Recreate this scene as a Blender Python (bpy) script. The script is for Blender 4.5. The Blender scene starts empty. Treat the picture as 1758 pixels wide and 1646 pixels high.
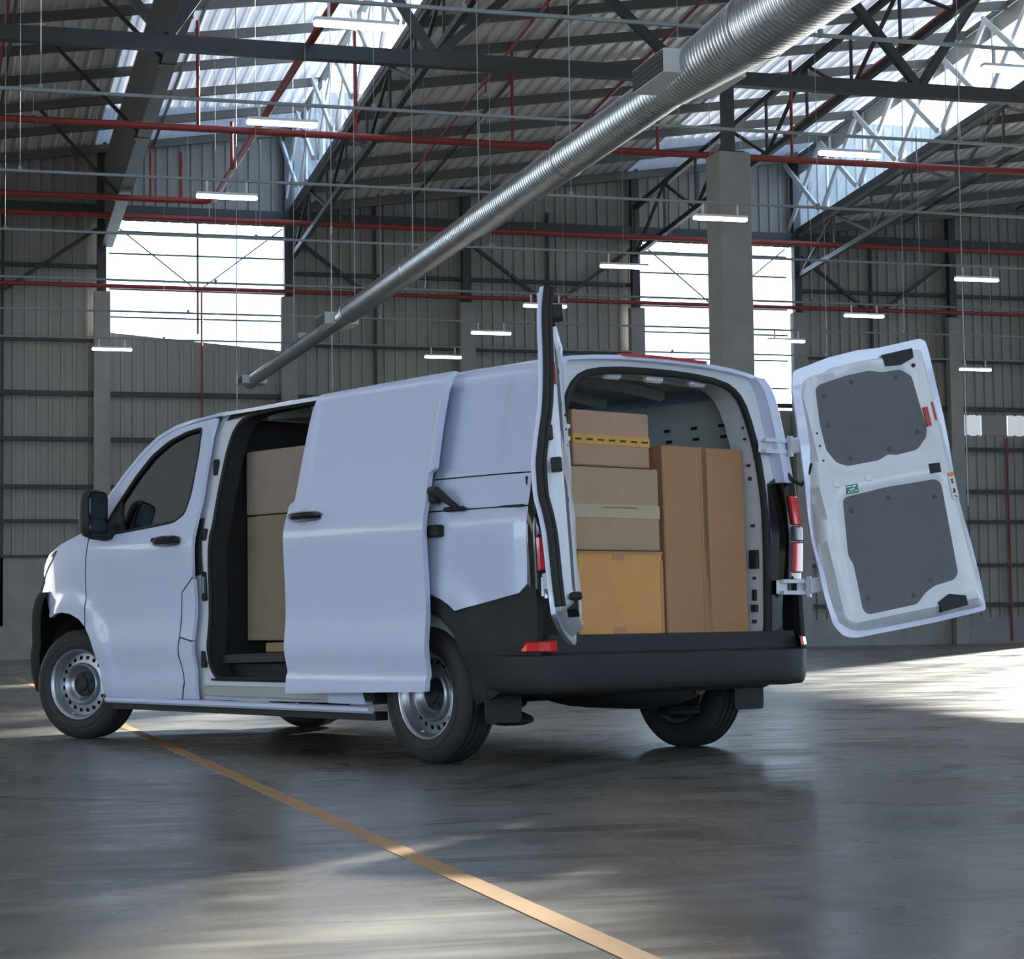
import bpy, math, random
from mathutils import Vector, Matrix, Euler
from mathutils.geometry import delaunay_2d_cdt
random.seed(7)
SC = bpy.context.scene
COL = SC.collection
R = math.radians

# ---------------------------------------------------------------- camera
CAM_H, F_PX = .719, 3600.8
cam_data = bpy.data.cameras.new('camera')
cam_data.sensor_fit = 'HORIZONTAL'
cam_data.sensor_width = 36
cam_data.lens = F_PX / 1758 * 36
cam_data.clip_end = 400
cam = bpy.data.objects.new('camera', cam_data)
COL.objects.link(cam)
cam.location = (0, 0, CAM_H)
cam.matrix_world = (Matrix.Translation((0, 0, CAM_H)) @ Matrix.Rotation(-R(16.2), 4, 'Z')
                    @ Matrix.Rotation(R(90) + .0664, 4, 'X') @ Matrix.Rotation(-.0125, 4, 'Z'))
SC.camera = cam

# ---------------------------------------------------------------- sky, sun, exposure
world = bpy.data.worlds.new('sky')
SC.world = world
world.use_nodes = True
wn, wl = world.node_tree.nodes, world.node_tree.links
wn.clear()
tcw = wn.new('ShaderNodeTexCoord')
sep = wn.new('ShaderNodeSeparateXYZ')
grad = wn.new('ShaderNodeValToRGB')                 # plain hazy sky: white-blue horizon, bluer zenith
grad.color_ramp.elements[0].position = .0
grad.color_ramp.elements[0].color = (.68, .84, 1.0, 1)
grad.color_ramp.elements[1].position = .75
grad.color_ramp.elements[1].color = (.40, .62, 1.0, 1)
bg = wn.new('ShaderNodeBackground')
bg.inputs['Strength'].default_value = 6.4
wo = wn.new('ShaderNodeOutputWorld')
wl.new(tcw.outputs['Generated'], sep.inputs[0])
wl.new(sep.outputs['Z'], grad.inputs[0])
wl.new(grad.outputs[0], bg.inputs[0])
wl.new(bg.outputs[0], wo.inputs[0])

sun_data = bpy.data.lights.new('sun', 'SUN')
sun_data.energy = 55.0
sun_data.angle = R(1.2)
sun_data.color = (1, .93, .82)
sun = bpy.data.objects.new('sun', sun_data)
COL.objects.link(sun)
SUN_AZ, SUN_EL = R(38.3), R(20.3)           # azimuth from +Y towards +X
sd = Vector((math.sin(SUN_AZ) * math.cos(SUN_EL), math.cos(SUN_AZ) * math.cos(SUN_EL), math.sin(SUN_EL)))
sun.rotation_euler = sd.to_track_quat('Z', 'Y').to_euler()

vs = SC.view_settings
vs.view_transform = 'Standard'
vs.look = 'None'
vs.exposure = -0.3
vs.gamma = 1.0
vs.use_curve_mapping = False
SC.cycles.max_bounces = 10
SC.cycles.diffuse_bounces = 5
SC.cycles.transparent_max_bounces = 24
SC.cycles.sample_clamp_indirect = 6

# ---------------------------------------------------------------- materials
MAT = {}
def mat(name, col, rough=.5, metal=0., coat=0., noise=None, bump=None, spec=.5, emit=None, rnoise=None):
    m = bpy.data.materials.new(name)
    m.use_nodes = True
    nt = m.node_tree
    b = nt.nodes['Principled BSDF']
    b.inputs['Base Color'].default_value = (*col, 1)
    b.inputs['Roughness'].default_value = rough
    b.inputs['Metallic'].default_value = metal
    b.inputs['Coat Weight'].default_value = coat
    b.inputs['Coat Roughness'].default_value = .04
    b.inputs['Specular IOR Level'].default_value = spec
    if emit:
        b.inputs['Emission Color'].default_value = (*emit[0], 1)
        b.inputs['Emission Strength'].default_value = emit[1]
    if noise or bump or rnoise:
        tc = nt.nodes.new('ShaderNodeTexCoord')
    if noise:                                    # (colour2, scale, stretch)
        mp = nt.nodes.new('ShaderNodeMapping')
        mp.inputs['Scale'].default_value = noise[2] if len(noise) > 2 else (1, 1, 1)
        nt.links.new(tc.outputs['Object'], mp.inputs[0])
        nz = nt.nodes.new('ShaderNodeTexNoise')
        nz.inputs['Scale'].default_value = noise[1]
        nz.inputs['Detail'].default_value = 6
        nt.links.new(mp.outputs[0], nz.inputs[0])
        rp = nt.nodes.new('ShaderNodeValToRGB')
        rp.color_ramp.elements[0].position = .32
        rp.color_ramp.elements[1].position = .70
        rp.color_ramp.elements[0].color = (*col, 1)
        rp.color_ramp.elements[1].color = (*noise[0], 1)
        nt.links.new(nz.outputs[0], rp.inputs[0])
        nt.links.new(rp.outputs[0], b.inputs['Base Color'])
    if bump:                                     # (scale, strength)
        nb = nt.nodes.new('ShaderNodeTexNoise')
        nb.inputs['Scale'].default_value = bump[0]
        nb.inputs['Detail'].default_value = 4
        nt.links.new(tc.outputs['Object'], nb.inputs[0])
        bn = nt.nodes.new('ShaderNodeBump')
        bn.inputs['Strength'].default_value = bump[1]
        bn.inputs['Distance'].default_value = .01
        nt.links.new(nb.outputs[0], bn.inputs['Height'])
        nt.links.new(bn.outputs[0], b.inputs['Normal'])
    MAT[name] = m
    return m

def glass(name, tint, gloss=.9, fres=1.45):
    m = bpy.data.materials.new(name)
    m.use_nodes = True
    nt = m.node_tree
    nt.nodes.clear()
    o = nt.nodes.new('ShaderNodeOutputMaterial')
    mx = nt.nodes.new('ShaderNodeMixShader')
    tr = nt.nodes.new('ShaderNodeBsdfTransparent')
    tr.inputs[0].default_value = (*tint, 1)
    gl = nt.nodes.new('ShaderNodeBsdfGlossy')
    gl.inputs[0].default_value = (gloss, gloss, gloss, 1)
    gl.inputs['Roughness'].default_value = .02
    fr = nt.nodes.new('ShaderNodeFresnel')
    fr.inputs[0].default_value = fres
    nt.links.new(fr.outputs[0], mx.inputs[0])
    nt.links.new(tr.outputs[0], mx.inputs[1])
    nt.links.new(gl.outputs[0], mx.inputs[2])
    nt.links.new(mx.outputs[0], o.inputs[0])
    MAT[name] = m
    return m

mat('paint', (.62, .685, .88), .30, 0, .8)
mat('inner_white', (.66, .69, .74), .35, 0, .4)
mat('black_plastic', (.018, .021, .022), .58, bump=(220, .08), spec=.3)
mat('bumper_black', (.014, .016, .017), .85, spec=.06)
mat('gloss_black', (.006, .006, .007), .08, 0, .6)
mat('rubber', (.012, .013, .013), .75)
mat('tyre', (.014, .015, .016), .68, noise=((.022, .023, .024), 14))
mat('rim', (.40, .42, .46), .36, .85)
mat('dark_metal', (.03, .032, .033), .5, .5)
mat('lining', (.50, .56, .55), .4, noise=((.55, .61, .60), 30))
mat('trim_grey', (.115, .12, .135), .75, noise=((.122, .127, .142), 40))
mat('trim_clip', (.07, .073, .08), .7)
mat('cab_dark', (.02, .021, .022), .8)
mat('floor_liner', (.035, .036, .036), .6)
mat('zinc', (.55, .58, .62), .38, .9)
mat('red_lens', (.75, .012, .012), .12, 0, 1)
mat('lens_grey', (.06, .065, .07), .2, 0, .5)
mat('reflector', (.45, .03, .025), .4)
mat('sticker_green', (.005, .20, .13), .5)
mat('sticker_orange', (.85, .22, .03), .5)
mat('print_black', (.02, .02, .02), .6)
mat('mirror_glass', (.22, .30, .42), .03, 1)
glass('window_tint', (.12, .145, .14), .38)
glass('pane', (.93, .96, .97), .6, 1.25)
glass('pane_dim', (.25, .26, .27), .5, 1.15)
mat('card_a', (.36, .22, .14), .85, noise=((.40, .25, .16), 9), bump=(90, .12))
mat('card_b', (.34, .235, .145), .85, noise=((.375, .265, .165), 7), bump=(90, .12))
mat('card_c', (.55, .265, .085), .85, noise=((.61, .305, .105), 6), bump=(60, .15))
mat('card_d', (.35, .185, .088), .85, noise=((.39, .21, .105), 5), bump=(90, .12))
mat('card_f', (.25, .195, .13), .85, noise=((.28, .22, .15), 7), bump=(90, .12))  # darker carton tone, shading inside the van put into the colour
mat('card_e', (.31, .235, .185), .85, noise=((.34, .26, .205), 7), bump=(90, .12))
mat('tape_yellow', (.56, .30, .06), .35)
mat('tape_clear', (.42, .345, .25), .25)
mat('tape_brown', (.40, .21, .09), .3)
mat('wood', (.36, .24, .12), .75, noise=((.28, .18, .09), 9, (1, 12, 1)))
# building
mat('clad', (.23, .23, .215), .55, noise=((.28, .28, .26), .8, (1, 1, .2)))
mat('roof_sheet', (.70, .70, .70), .40, .0, noise=((.80, .80, .80), 1.2))
def roof_sheet_bright():                                    # ribbed sheet, translucency added to brighten part of the roof
    m = mat('roof_sheet_bright', (.70, .70, .70), .45, noise=((.80, .80, .80), 1.2))
    nt = m.node_tree
    o = [n for n in nt.nodes if n.type == 'OUTPUT_MATERIAL'][0]
    mx = nt.nodes.new('ShaderNodeMixShader')
    mx.inputs[0].default_value = .055
    tl = nt.nodes.new('ShaderNodeBsdfTranslucent')
    tl.inputs[0].default_value = (.92, .95, 1, 1)
    nt.links.new(nt.nodes['Principled BSDF'].outputs[0], mx.inputs[1])
    nt.links.new(tl.outputs[0], mx.inputs[2])
    nt.links.new(mx.outputs[0], o.inputs[0])
roof_sheet_bright()
mat('steel_dark', (.028, .034, .036), .55)
mat('steel_grey', (.10, .105, .105), .5, .3)
mat('steel_purlin', (.11, .115, .11), .5, .3)
mat('steel_white', (.62, .64, .64), .5)
mat('fascia', (.085, .09, .092), .6)
mat('concrete', (.225, .225, .22), .8, noise=((.275, .275, .265), 2.5), bump=(30, .2))
mat('galv', (.52, .55, .57), .30, .9, noise=((.62, .65, .67), 3))
mat('box_white', (.62, .64, .66), .5)
mat('grille', (.03, .03, .03), .7)
mat('red_pipe', (.24, .028, .024), .5)
mat('conduit', (.20, .22, .22), .5, .3)
mat('wire', (.35, .37, .38), .4, .6)
mat('tube_glow', (1, 1, 1), .4, emit=((1, .97, .88), 14.0))
mat('line_yellow', (.37, .185, .042), .5, noise=((.29, .15, .045), 5), bump=(40, .1))

def tyre_mark_material():
    m = mat('tyre_mark', (.02, .02, .02), .6)
    nt = m.node_tree
    o = [n for n in nt.nodes if n.type == 'OUTPUT_MATERIAL'][0]
    tc = nt.nodes.new('ShaderNodeTexCoord')
    mp = nt.nodes.new('ShaderNodeMapping')
    mp.inputs['Scale'].default_value = (1.5, 7, 1)
    nz = nt.nodes.new('ShaderNodeTexNoise')
    nz.inputs['Scale'].default_value = 3
    nz.inputs['Detail'].default_value = 8
    rp = nt.nodes.new('ShaderNodeValToRGB')
    rp.color_ramp.elements[0].position = .42
    rp.color_ramp.elements[1].position = .75
    rp.color_ramp.elements[1].color = (.6, .6, .6, 1)
    mx = nt.nodes.new('ShaderNodeMixShader')
    tr = nt.nodes.new('ShaderNodeBsdfTransparent')
    nt.links.new(tc.outputs['Object'], mp.inputs[0])
    nt.links.new(mp.outputs[0], nz.inputs[0])
    nt.links.new(nz.outputs[0], rp.inputs[0])
    nt.links.new(rp.outputs[0], mx.inputs[0])
    nt.links.new(tr.outputs[0], mx.inputs[1])
    nt.links.new(nt.nodes['Principled BSDF'].outputs[0], mx.inputs[2])
    nt.links.new(mx.outputs[0], o.inputs[0])
tyre_mark_material()

def floor_material():
    m = bpy.data.materials.new('polished_concrete')
    m.use_nodes = True
    nt = m.node_tree
    N, L = nt.nodes, nt.links
    b = N['Principled BSDF']
    tc = N.new('ShaderNodeTexCoord')
    def noise(scale, sc=(1, 1, 1), detail=6, dist=0., rot=0):
        mp = N.new('ShaderNodeMapping')
        mp.inputs['Scale'].default_value = sc
        mp.inputs['Rotation'].default_value = (0, 0, rot)
        L.new(tc.outputs['Object'], mp.inputs[0])
        n = N.new('ShaderNodeTexNoise')
        n.inputs['Scale'].default_value = scale
        n.inputs['Detail'].default_value = detail
        n.inputs['Distortion'].default_value = dist
        L.new(mp.outputs[0], n.inputs[0])
        return n.outputs[0]
    def ramp(src, p0, c0, p1, c1):
        r = N.new('ShaderNodeValToRGB')
        r.color_ramp.elements[0].position = p0
        r.color_ramp.elements[1].position = p1
        r.color_ramp.elements[0].color = (*c0, 1)
        r.color_ramp.elements[1].color = (*c1, 1)
        L.new(src, r.inputs[0])
        return r.outputs[0]
    base = ramp(noise(.55, (1, 1, 1), 8, .4), .3, (.105, .097, .083), .72, (.195, .182, .161))
    fine = ramp(noise(3.2, (1, .35, 1), 10, .8, .5), .35, (.72, .72, .72), .75, (1.12, 1.12, 1.12))
    mul = N.new('ShaderNodeMixRGB')
    mul.blend_type = 'MULTIPLY'
    mul.inputs[0].default_value = 1
    L.new(base, mul.inputs[1])
    L.new(fine, mul.inputs[2])
    scuff = ramp(noise(1.1, (.5, 4.5, 1), 9, 1.6, -.35), .60, (1, 1, 1), .72, (.62, .61, .60))
    mul2 = N.new('ShaderNodeMixRGB')
    mul2.blend_type = 'MULTIPLY'
    mul2.inputs[0].default_value = .8
    L.new(mul.outputs[0], mul2.inputs[1])
    L.new(scuff, mul2.inputs[2])
    L.new(mul2.outputs[0], b.inputs['Base Color'])
    r1 = ramp(noise(.8, (1, 1.6, 1), 8, 1.0, .3), .3, (.22, .22, .22), .75, (.44, .44, .44))
    r2 = ramp(noise(2.6, (.35, 3, 1), 8, .6, .15), .40, (.85, .85, .85), .72, (1.3, 1.3, 1.3))
    rm = N.new('ShaderNodeMixRGB')
    rm.blend_type = 'MULTIPLY'
    rm.inputs[0].default_value = 1
    L.new(r1, rm.inputs[1])
    L.new(r2, rm.inputs[2])
    L.new(rm.outputs[0], b.inputs['Roughness'])
    b.inputs['Specular IOR Level'].default_value = .62
    bn = N.new('ShaderNodeBump')
    bn.inputs['Strength'].default_value = .10
    bn.inputs['Distance'].default_value = .004
    L.new(noise(9, (1, 1, 1), 6), bn.inputs['Height'])
    L.new(bn.outputs[0], b.inputs['Normal'])
    MAT['floor'] = m
floor_material()

# ---------------------------------------------------------------- helpers
def link(o, parent=None, label=None, cat=None, group=None, kind=None):
    COL.objects.link(o)
    if parent is not None:
        o.parent = parent
    if label: o['label'] = label
    if cat: o['category'] = cat
    if group: o['group'] = group
    if kind: o['kind'] = kind
    return o

def empty(name, loc=(0, 0, 0), rz=0., **k):
    o = bpy.data.objects.new(name, None)
    o.empty_display_size = .2
    o.location = loc
    o.rotation_euler = (0, 0, rz)
    return link(o, **k)

def rotz(v, a):
    c, s = math.cos(a), math.sin(a)
    return (v[0] * c - v[1] * s, v[0] * s + v[1] * c)

class MB:
    def __init__(self, xf=None):
        self.v, self.f, self.xf = [], [], xf
    def add(self, vs, fs):
        n = len(self.v)
        self.v += [tuple(p) for p in vs]
        self.f += [tuple(i + n for i in q) for q in fs]
        return self
    def box(self, lo, hi, bev=0.):
        x0, y0, z0 = lo
        x1, y1, z1 = hi
        if bev <= 0:
            vs = [(x, y, z) for z in (z0, z1) for y in (y0, y1) for x in (x0, x1)]
            return self.add(vs, [(0, 2, 3, 1), (4, 5, 7, 6), (0, 1, 5, 4), (2, 6, 7, 3), (0, 4, 6, 2), (1, 3, 7, 5)])
        b = min(bev, (x1 - x0) * .49, (y1 - y0) * .49, (z1 - z0) * .49)
        rings = []
        for z, i in ((z0, b), (z0 + b, 0), (z1 - b, 0), (z1, b)):
            xa, xb, ya, yb = x0 + i, x1 - i, y0 + i, y1 - i
            rings.append([(xa + b, ya, z), (xb - b, ya, z), (xb, ya + b, z), (xb, yb - b, z), (xb - b, yb, z), (xa + b, yb, z), (xa, yb - b, z), (xa, ya + b, z)])
        return self.loft(rings, True, True)
    def loft(self, rings, closed=True, caps=False):
        n = len(rings[0])
        vs = [p for r in rings for p in r]
        fs = []
        for k in range(len(rings) - 1):
            for i in range(n if closed else n - 1):
                j = (i + 1) % n
                fs.append((k * n + i, k * n + j, (k + 1) * n + j, (k + 1) * n + i))
        if caps:
            fs.append(tuple(reversed(range(n))))
            fs.append(tuple((len(rings) - 1) * n + i for i in range(n)))
        return self.add(vs, fs)
    def bar(self, a, b, w, h=None, up=(0, 0, 1)):
        """square bar between two points, w across, h along 'up'"""
        h = h or w
        a, b = Vector(a), Vector(b)
        d = (b - a).normalized()
        u = Vector(up)
        if abs(d.dot(u)) > .98: u = Vector((1, 0, 0))
        s = d.cross(u).normalized() * (w / 2)
        t = s.cross(d).normalized() * (h / 2)
        r = [[p - s - t, p + s - t, p + s + t, p - s + t] for p in (a, b)]
        return self.loft(r, True, True)
    def tube(self, pts, r, seg=8, closed=False, caps=True):
        pts = [Vector(p) for p in pts]
        n = len(pts)
        rad = r if isinstance(r, (list, tuple)) else [r] * n
        rings, prev = [], None
        for i, p in enumerate(pts):
            if closed: d = pts[(i + 1) % n] - pts[i - 1]
            else: d = pts[min(i + 1, n - 1)] - pts[max(i - 1, 0)]
            d.normalize()
            if prev is None:
                u = Vector((0, 0, 1)) if abs(d.z) < .9 else Vector((1, 0, 0))
            else: u = prev
            u = (u - d * u.dot(d)).normalized()
            prev = u
            w = d.cross(u)
            rings.append([p + (u * math.cos(2 * math.pi * k / seg) + w * math.sin(2 * math.pi * k / seg)) * rad[i] for k in range(seg)])
        if closed: rings.append(rings[0])
        return self.loft(rings, True, caps and not closed)
    def lathe(self, prof, c=(0, 0, 0), axis='y', seg=48, closed=False):
        """prof = [(radius, along axis)]"""
        rings = []
        for r, a in prof:
            ring = []
            for k in range(seg):
                t = 2 * math.pi * k / seg
                p, q = r * math.cos(t), r * math.sin(t)
                ring.append({'y': (c[0] + p, c[1] + a, c[2] + q), 'z': (c[0] + p, c[1] + q, c[2] + a), 'x': (c[0] + a, c[1] + p, c[2] + q)}[axis])
            rings.append(ring)
        return self.loft(rings, True, False)
    def prism(self, poly, axis, a, b):
        """poly in the two other axes, extruded along axis from a to b"""
        def P(u, w, t): return {'x': (t, u, w), 'y': (u, t, w), 'z': (u, w, t)}[axis]
        r = [[P(u, w, t) for u, w in poly] for t in (a, b)]
        return self.loft(r, True, True)
    def build(self, name, m, parent=None, smooth=False, ang=35, **k):
        if self.xf: self.v = [tuple(self.xf(Vector(p))) for p in self.v]
        me = bpy.data.meshes.new(name)
        me.from_pydata([tuple(p) for p in self.v], [], self.f)
        me.materials.append(MAT[m])
        if smooth:
            me.polygons.foreach_set('use_smooth', [True] * len(me.polygons))
            me.set_sharp_from_angle(angle=R(ang))
        me.update()
        return link(bpy.data.objects.new(name, me), parent, **k)

def chaikin(P, n=2, closed=True):
    for _ in range(n):
        Q = []
        m = len(P)
        for i in range(m if closed else m - 1):
            a, b = P[i], P[(i + 1) % m]
            Q.append((a[0] * .75 + b[0] * .25, a[1] * .75 + b[1] * .25))
            Q.append((a[0] * .25 + b[0] * .75, a[1] * .25 + b[1] * .75))
        if not closed: Q = [P[0]] + Q + [P[-1]]
        P = Q
    return P

def fillet(P, r, n=4):
    """round every corner of a closed polygon; r number or list"""
    Q, m = [], len(P)
    for i in range(m):
        a, b, c = Vector(P[i - 1]), Vector(P[i]), Vector(P[(i + 1) % m])
        rr = r[i] if isinstance(r, (list, tuple)) else r
        d1, d2 = (a - b).length, (c - b).length
        k = min(rr, d1 * .45, d2 * .45)
        if k < 1e-4:
            Q.append(tuple(b)); continue
        p, q = b + (a - b).normalized() * k, b + (c - b).normalized() * k
        for j in range(n + 1):
            t = j / n
            Q.append(tuple(p * (1 - t) ** 2 + b * 2 * t * (1 - t) + q * t * t))
    return Q

def dens(P, step):
    Q, m = [], len(P)
    for i in range(m):
        a, b = P[i], P[(i + 1) % m]
        k = max(1, int(math.hypot(b[0] - a[0], b[1] - a[1]) / step + .5))
        for j in range(k):
            Q.append((a[0] + (b[0] - a[0]) * j / k, a[1] + (b[1] - a[1]) * j / k))
    return Q

def inside(p, P):
    c = False
    j = len(P) - 1
    for i in range(len(P)):
        if (P[i][1] > p[1]) != (P[j][1] > p[1]) and p[0] < (P[j][0] - P[i][0]) * (p[1] - P[i][1]) / (P[j][1] - P[i][1]) + P[i][0]:
            c = not c
        j = i
    return c

def edge_dist(p, P):
    best = 9e9
    for i in range(len(P)):
        a, b = P[i - 1], P[i]
        dx, dy = b[0] - a[0], b[1] - a[1]
        l = dx * dx + dy * dy
        t = 0 if l < 1e-12 else max(0, min(1, ((p[0] - a[0]) * dx + (p[1] - a[1]) * dy) / l))
        best = min(best, (p[0] - a[0] - t * dx) ** 2 + (p[1] - a[1] - t * dy) ** 2)
    return math.sqrt(best)

def panel(name, outline, surf, m, parent, holes=(), step=.05, thick=.02, back=None, xf=None, ang=40, flip=False, **k):
    """sheet cut to a 2-D outline with holes, laid on surf(u, v); back(u, v) is its other face"""
    loops = [dens(outline, step)] + [dens(h, min(step, .03)) for h in holes]
    pts, edges = [], []
    for Lp in loops:
        n = len(pts)
        pts += [Vector(p) for p in Lp]
        edges += [(n + i, n + (i + 1) % len(Lp)) for i in range(len(Lp))]
    us, ws = [p[0] for p in loops[0]], [p[1] for p in loops[0]]
    nu, nw = int((max(us) - min(us)) / step), int((max(ws) - min(ws)) / step)
    for i in range(1, nu + 1):
        for j in range(1, nw + 1):
            p = (min(us) + i * step, min(ws) + j * step)
            if inside(p, loops[0]) and not any(inside(p, h) for h in loops[1:]) and all(edge_dist(p, l) > step * .45 for l in loops):
                pts.append(Vector(p))
    vo, eo, fo, _, _, _ = delaunay_2d_cdt(pts, edges, [], 0, 1e-6)
    tri = []
    for f in fo:
        c = ((vo[f[0]][0] + vo[f[1]][0] + vo[f[2]][0]) / 3, (vo[f[0]][1] + vo[f[1]][1] + vo[f[2]][1]) / 3)
        if inside(c, loops[0]) and not any(inside(c, h) for h in loops[1:]):
            tri.append(tuple(f))
    top = [Vector(surf(p[0], p[1])) for p in vo]
    if back is None:
        nrm = [Vector((0, 0, 0)) for _ in top]
        for a, b, c in tri:
            q = (top[b] - top[a]).cross(top[c] - top[a])
            for i in (a, b, c): nrm[i] += q
        s = -1 if flip else 1
        low = [p - (n.normalized() if n.length > 0 else Vector((0, 0, 1))) * thick * s for p, n in zip(top, nrm)]
    else:
        low = [Vector(back(p[0], p[1])) for p in vo]
    cnt = {}
    for a, b, c in tri:
        for e in ((a, b), (b, c), (c, a)):
            cnt[e] = 1
    rim = [e for e in cnt if (e[1], e[0]) not in cnt]
    N = len(top)
    mb = MB(xf)
    mb.add(top + low, [t for t in tri] + [(c + N, b + N, a + N) for a, b, c in tri] + [(b, a, a + N, b + N) for a, b in rim])
    return mb.build(name, m, parent, True, ang, **k)
# ================================================================ the building
YW = 45.0                                            # end wall
RIDGE = 18.0
def zr(y): return 9.62 + .085 * (YW - y) if y > RIDGE else 9.62 + .085 * (YW - RIDGE) - .085 * (RIDGE - y)             # valley line of the saw-tooth roof
SAW = 1.75
VALLEYS = (-15.8, -3.85, 8.1, 20.05, 32.0)           # glazed steps stand above these lines
def zroof(x, y, k): return zr(y) + .03 + SAW * (x - VALLEYS[k]) / (VALLEYS[k + 1] - VALLEYS[k])

fl = MB().add([(-60, -40, 0), (60, -40, 0), (60, YW + 25, 0), (-60, YW + 25, 0)], [(0, 1, 2, 3)])
floor = fl.build('floor', 'floor', kind='structure', label='polished grey concrete warehouse floor with scuffs and soft reflections', cat='floor')
MB().box((1.462, -2, .0005), (1.538, 30, .0022)).build('floor_marking', 'line_yellow', floor, label='worn yellow painted line running past the van')

def tyre_mark(pts, w):                               # scuffed rubber smear on the concrete
    n = len(pts)
    vs_ = []
    for i, (x, y) in enumerate(pts):
        dx, dy = pts[min(i + 1, n - 1)][0] - pts[max(i - 1, 0)][0], pts[min(i + 1, n - 1)][1] - pts[max(i - 1, 0)][1]
        l = math.hypot(dx, dy)
        k = w * (.25 + .75 * math.sin(math.pi * (i + .5) / n))
        vs_ += [(x - dy / l * k, y + dx / l * k, .0009), (x + dy / l * k, y - dx / l * k, .0009)]
    MB().add(vs_, [(2 * i, 2 * i + 1, 2 * i + 3, 2 * i + 2) for i in range(n - 1)]).build('tyre_mark', 'tyre_mark', floor)
tyre_mark([(2.35 + t * 2.6, 8.95 + 2.9 * t + .35 * math.sin(3 * t)) for t in [i / 14 for i in range(15)]], .09)
tyre_mark([(2.2 + t * 2.3, 8.3 + 2.2 * t + .25 * math.sin(3 * t)) for t in [i / 14 for i in range(15)]], .07)
tyre_mark([(1.75 + t * .55, 7.25 + .25 * t) for t in [i / 8 for i in range(9)]], .10)
tyre_mark([(-.2 + t * 1.2, 9.6 - 1.0 * t) for t in [i / 10 for i in range(11)]], .08)

# ---- end wall: columns every 4 m, sheets between, girts, base
wall = empty('wall_back', (0, YW, 0), kind='structure', label='end wall of grey ribbed metal sheets with girts and concrete base', cat='wall')
def wsheet_mesh(w, z0, z1, name, zl=None):
    """ribbed sheet 1 m wide standing on the x axis; zl = height of the left top corner"""
    mb = MB()
    prof = []
    n = 4
    for i in range(n):
        b = i * w / n
        p = w / n
        prof += [(b, 0), (b + p * .62, 0), (b + p * .70, -.035), (b + p * .92, -.035)]
    prof.append((w, 0))
    zl = z1 if zl is None else zl
    top = lambda x: zl + (z1 - zl) * x / w
    lo = [(x, y, z0) for x, y in prof]
    hi = [(x, y, top(x)) for x, y in prof]
    mb.loft([lo, hi], False)
    me = bpy.data.meshes.new(name)
    me.from_pydata([tuple(p) for p in mb.v], [], mb.f)
    me.materials.append(MAT['clad'])
    return me
full_l = wsheet_mesh(1.0, 2.15, 12.4, 'sheet_full')
full_r = wsheet_mesh(1.0, .62, 12.4, 'sheet_full_low')
mid_b = wsheet_mesh(1.0, .62, 4.98, 'sheet_below_lights')
mid_t = wsheet_mesh(1.0, 5.44, 12.4, 'sheet_above_lights')
over = wsheet_mesh(1.0, 9.33, 12.4, 'sheet_over_window')
def wsheet(me, x, y=0): 
    o = bpy.data.objects.new('wall_sheet', me)
    o.location = (x, y, 0)
    return link(o, wall)
for i in range(-8, 27):
    x = i + .0
    if 4 <= x < 8:
        t = (x - 4) / 4
        wsheet(wsheet_mesh(1.0, 2.15, 6.93 - .33 * (t + .25), 'sheet_under_window', 6.93 - .33 * t), x)
        wsheet(over, x)
    elif 16 <= x < 20:
        wsheet(wsheet_mesh(1.0, .62, 5.49, 'sheet_under_window'), x)
        wsheet(over, x)
    elif x >= 24 and x < 26:
        wsheet(mid_b, x); wsheet(mid_t, x)
    else:
        wsheet(full_l if x < 12 else full_r, x)
MB().box((-8, -.10, 0), (12, .1, 2.15)).build('base_wall', 'concrete', wall)
MB().box((12, -.10, 0), (26.6, .1, .62)).build('base_wall', 'concrete', wall)
mat('strip_glow', (.55, .57, .58), .3, emit=((.9, .95, 1), .5))  # panels glow in place of daylight shining through them
for xa, xb, m in ((24, 24.79, 'strip_glow'), (24.81, 25.49, 'clad'), (25.51, 26, 'strip_glow')):
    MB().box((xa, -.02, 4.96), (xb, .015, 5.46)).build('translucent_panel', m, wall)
for z, x0, x1, h in ((6.74, -8, 4, .10), (5.59, -8, 26.6, .10), (4.62, -8, 26.6, .09), (3.61, -8, 26.6, .09), (2.89, -8, 26.6, .08), (2.15, -8, 12, .06),
                     (1.86, 12, 26.6, .08), (.92, 12, 26.6, .10), (6.74, 8, 16, .09), (6.74, 20, 26.6, .09), (8.3, -8, 4, .08), (8.3, 8, 16, .08), (8.3, 20, 26.6, .08)):
    x = x0
    while x < x1:
        MB().box((x + .01, -.14, z - h / 2), (min(x + 4, x1) - .01, -.05, z + h / 2)).build('girt', 'steel_dark', wall)
        x += 4
for i in range(-2, 7):
    x = 4 * i
    # concrete column and the dark steel post standing on it
    MB().box((x - .17, -.36, 0), (x + .17, -.16, 7.75), .01).build('column', 'concrete', wall)
    MB().box((x - .09, -.30, 7.75), (x + .09, -.12, 12.3)).build('post', 'steel_dark', wall)
    if i not in (1, 4, 6):                              # sheet joints and V-braces above the columns
        MB().box((x + 1.93, -.10, .7), (x + 1.99, -.045, 9.9)).build('mullion', 'steel_dark', wall)
        for a, b in ((x + .1, x + 1.95), (x + 3.9, x + 2.0)):
            MB().bar((a, -.2, 9.1), (b, -.2, 7.75), .07).build('brace', 'steel_dark', wall)
MB().box((-8, -.28, 9.36), (26.6, -.12, 9.62)).build('eave_beam', 'steel_dark', wall)
MB().box((24.05, -.14, 6.78), (24.22, -.05, 6.94), .01).build('junction_box', 'box_white', wall)
MB().tube([(6.12, -.20, 5.0), (6.12, -.20, 7.8)], .022, 6).build('downpipe', 'red_pipe', wall)
MB().box((8.20, -.24, 6.86), (8.40, -.12, 7.0), .01).build('junction_box', 'box_white', wall)
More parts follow.
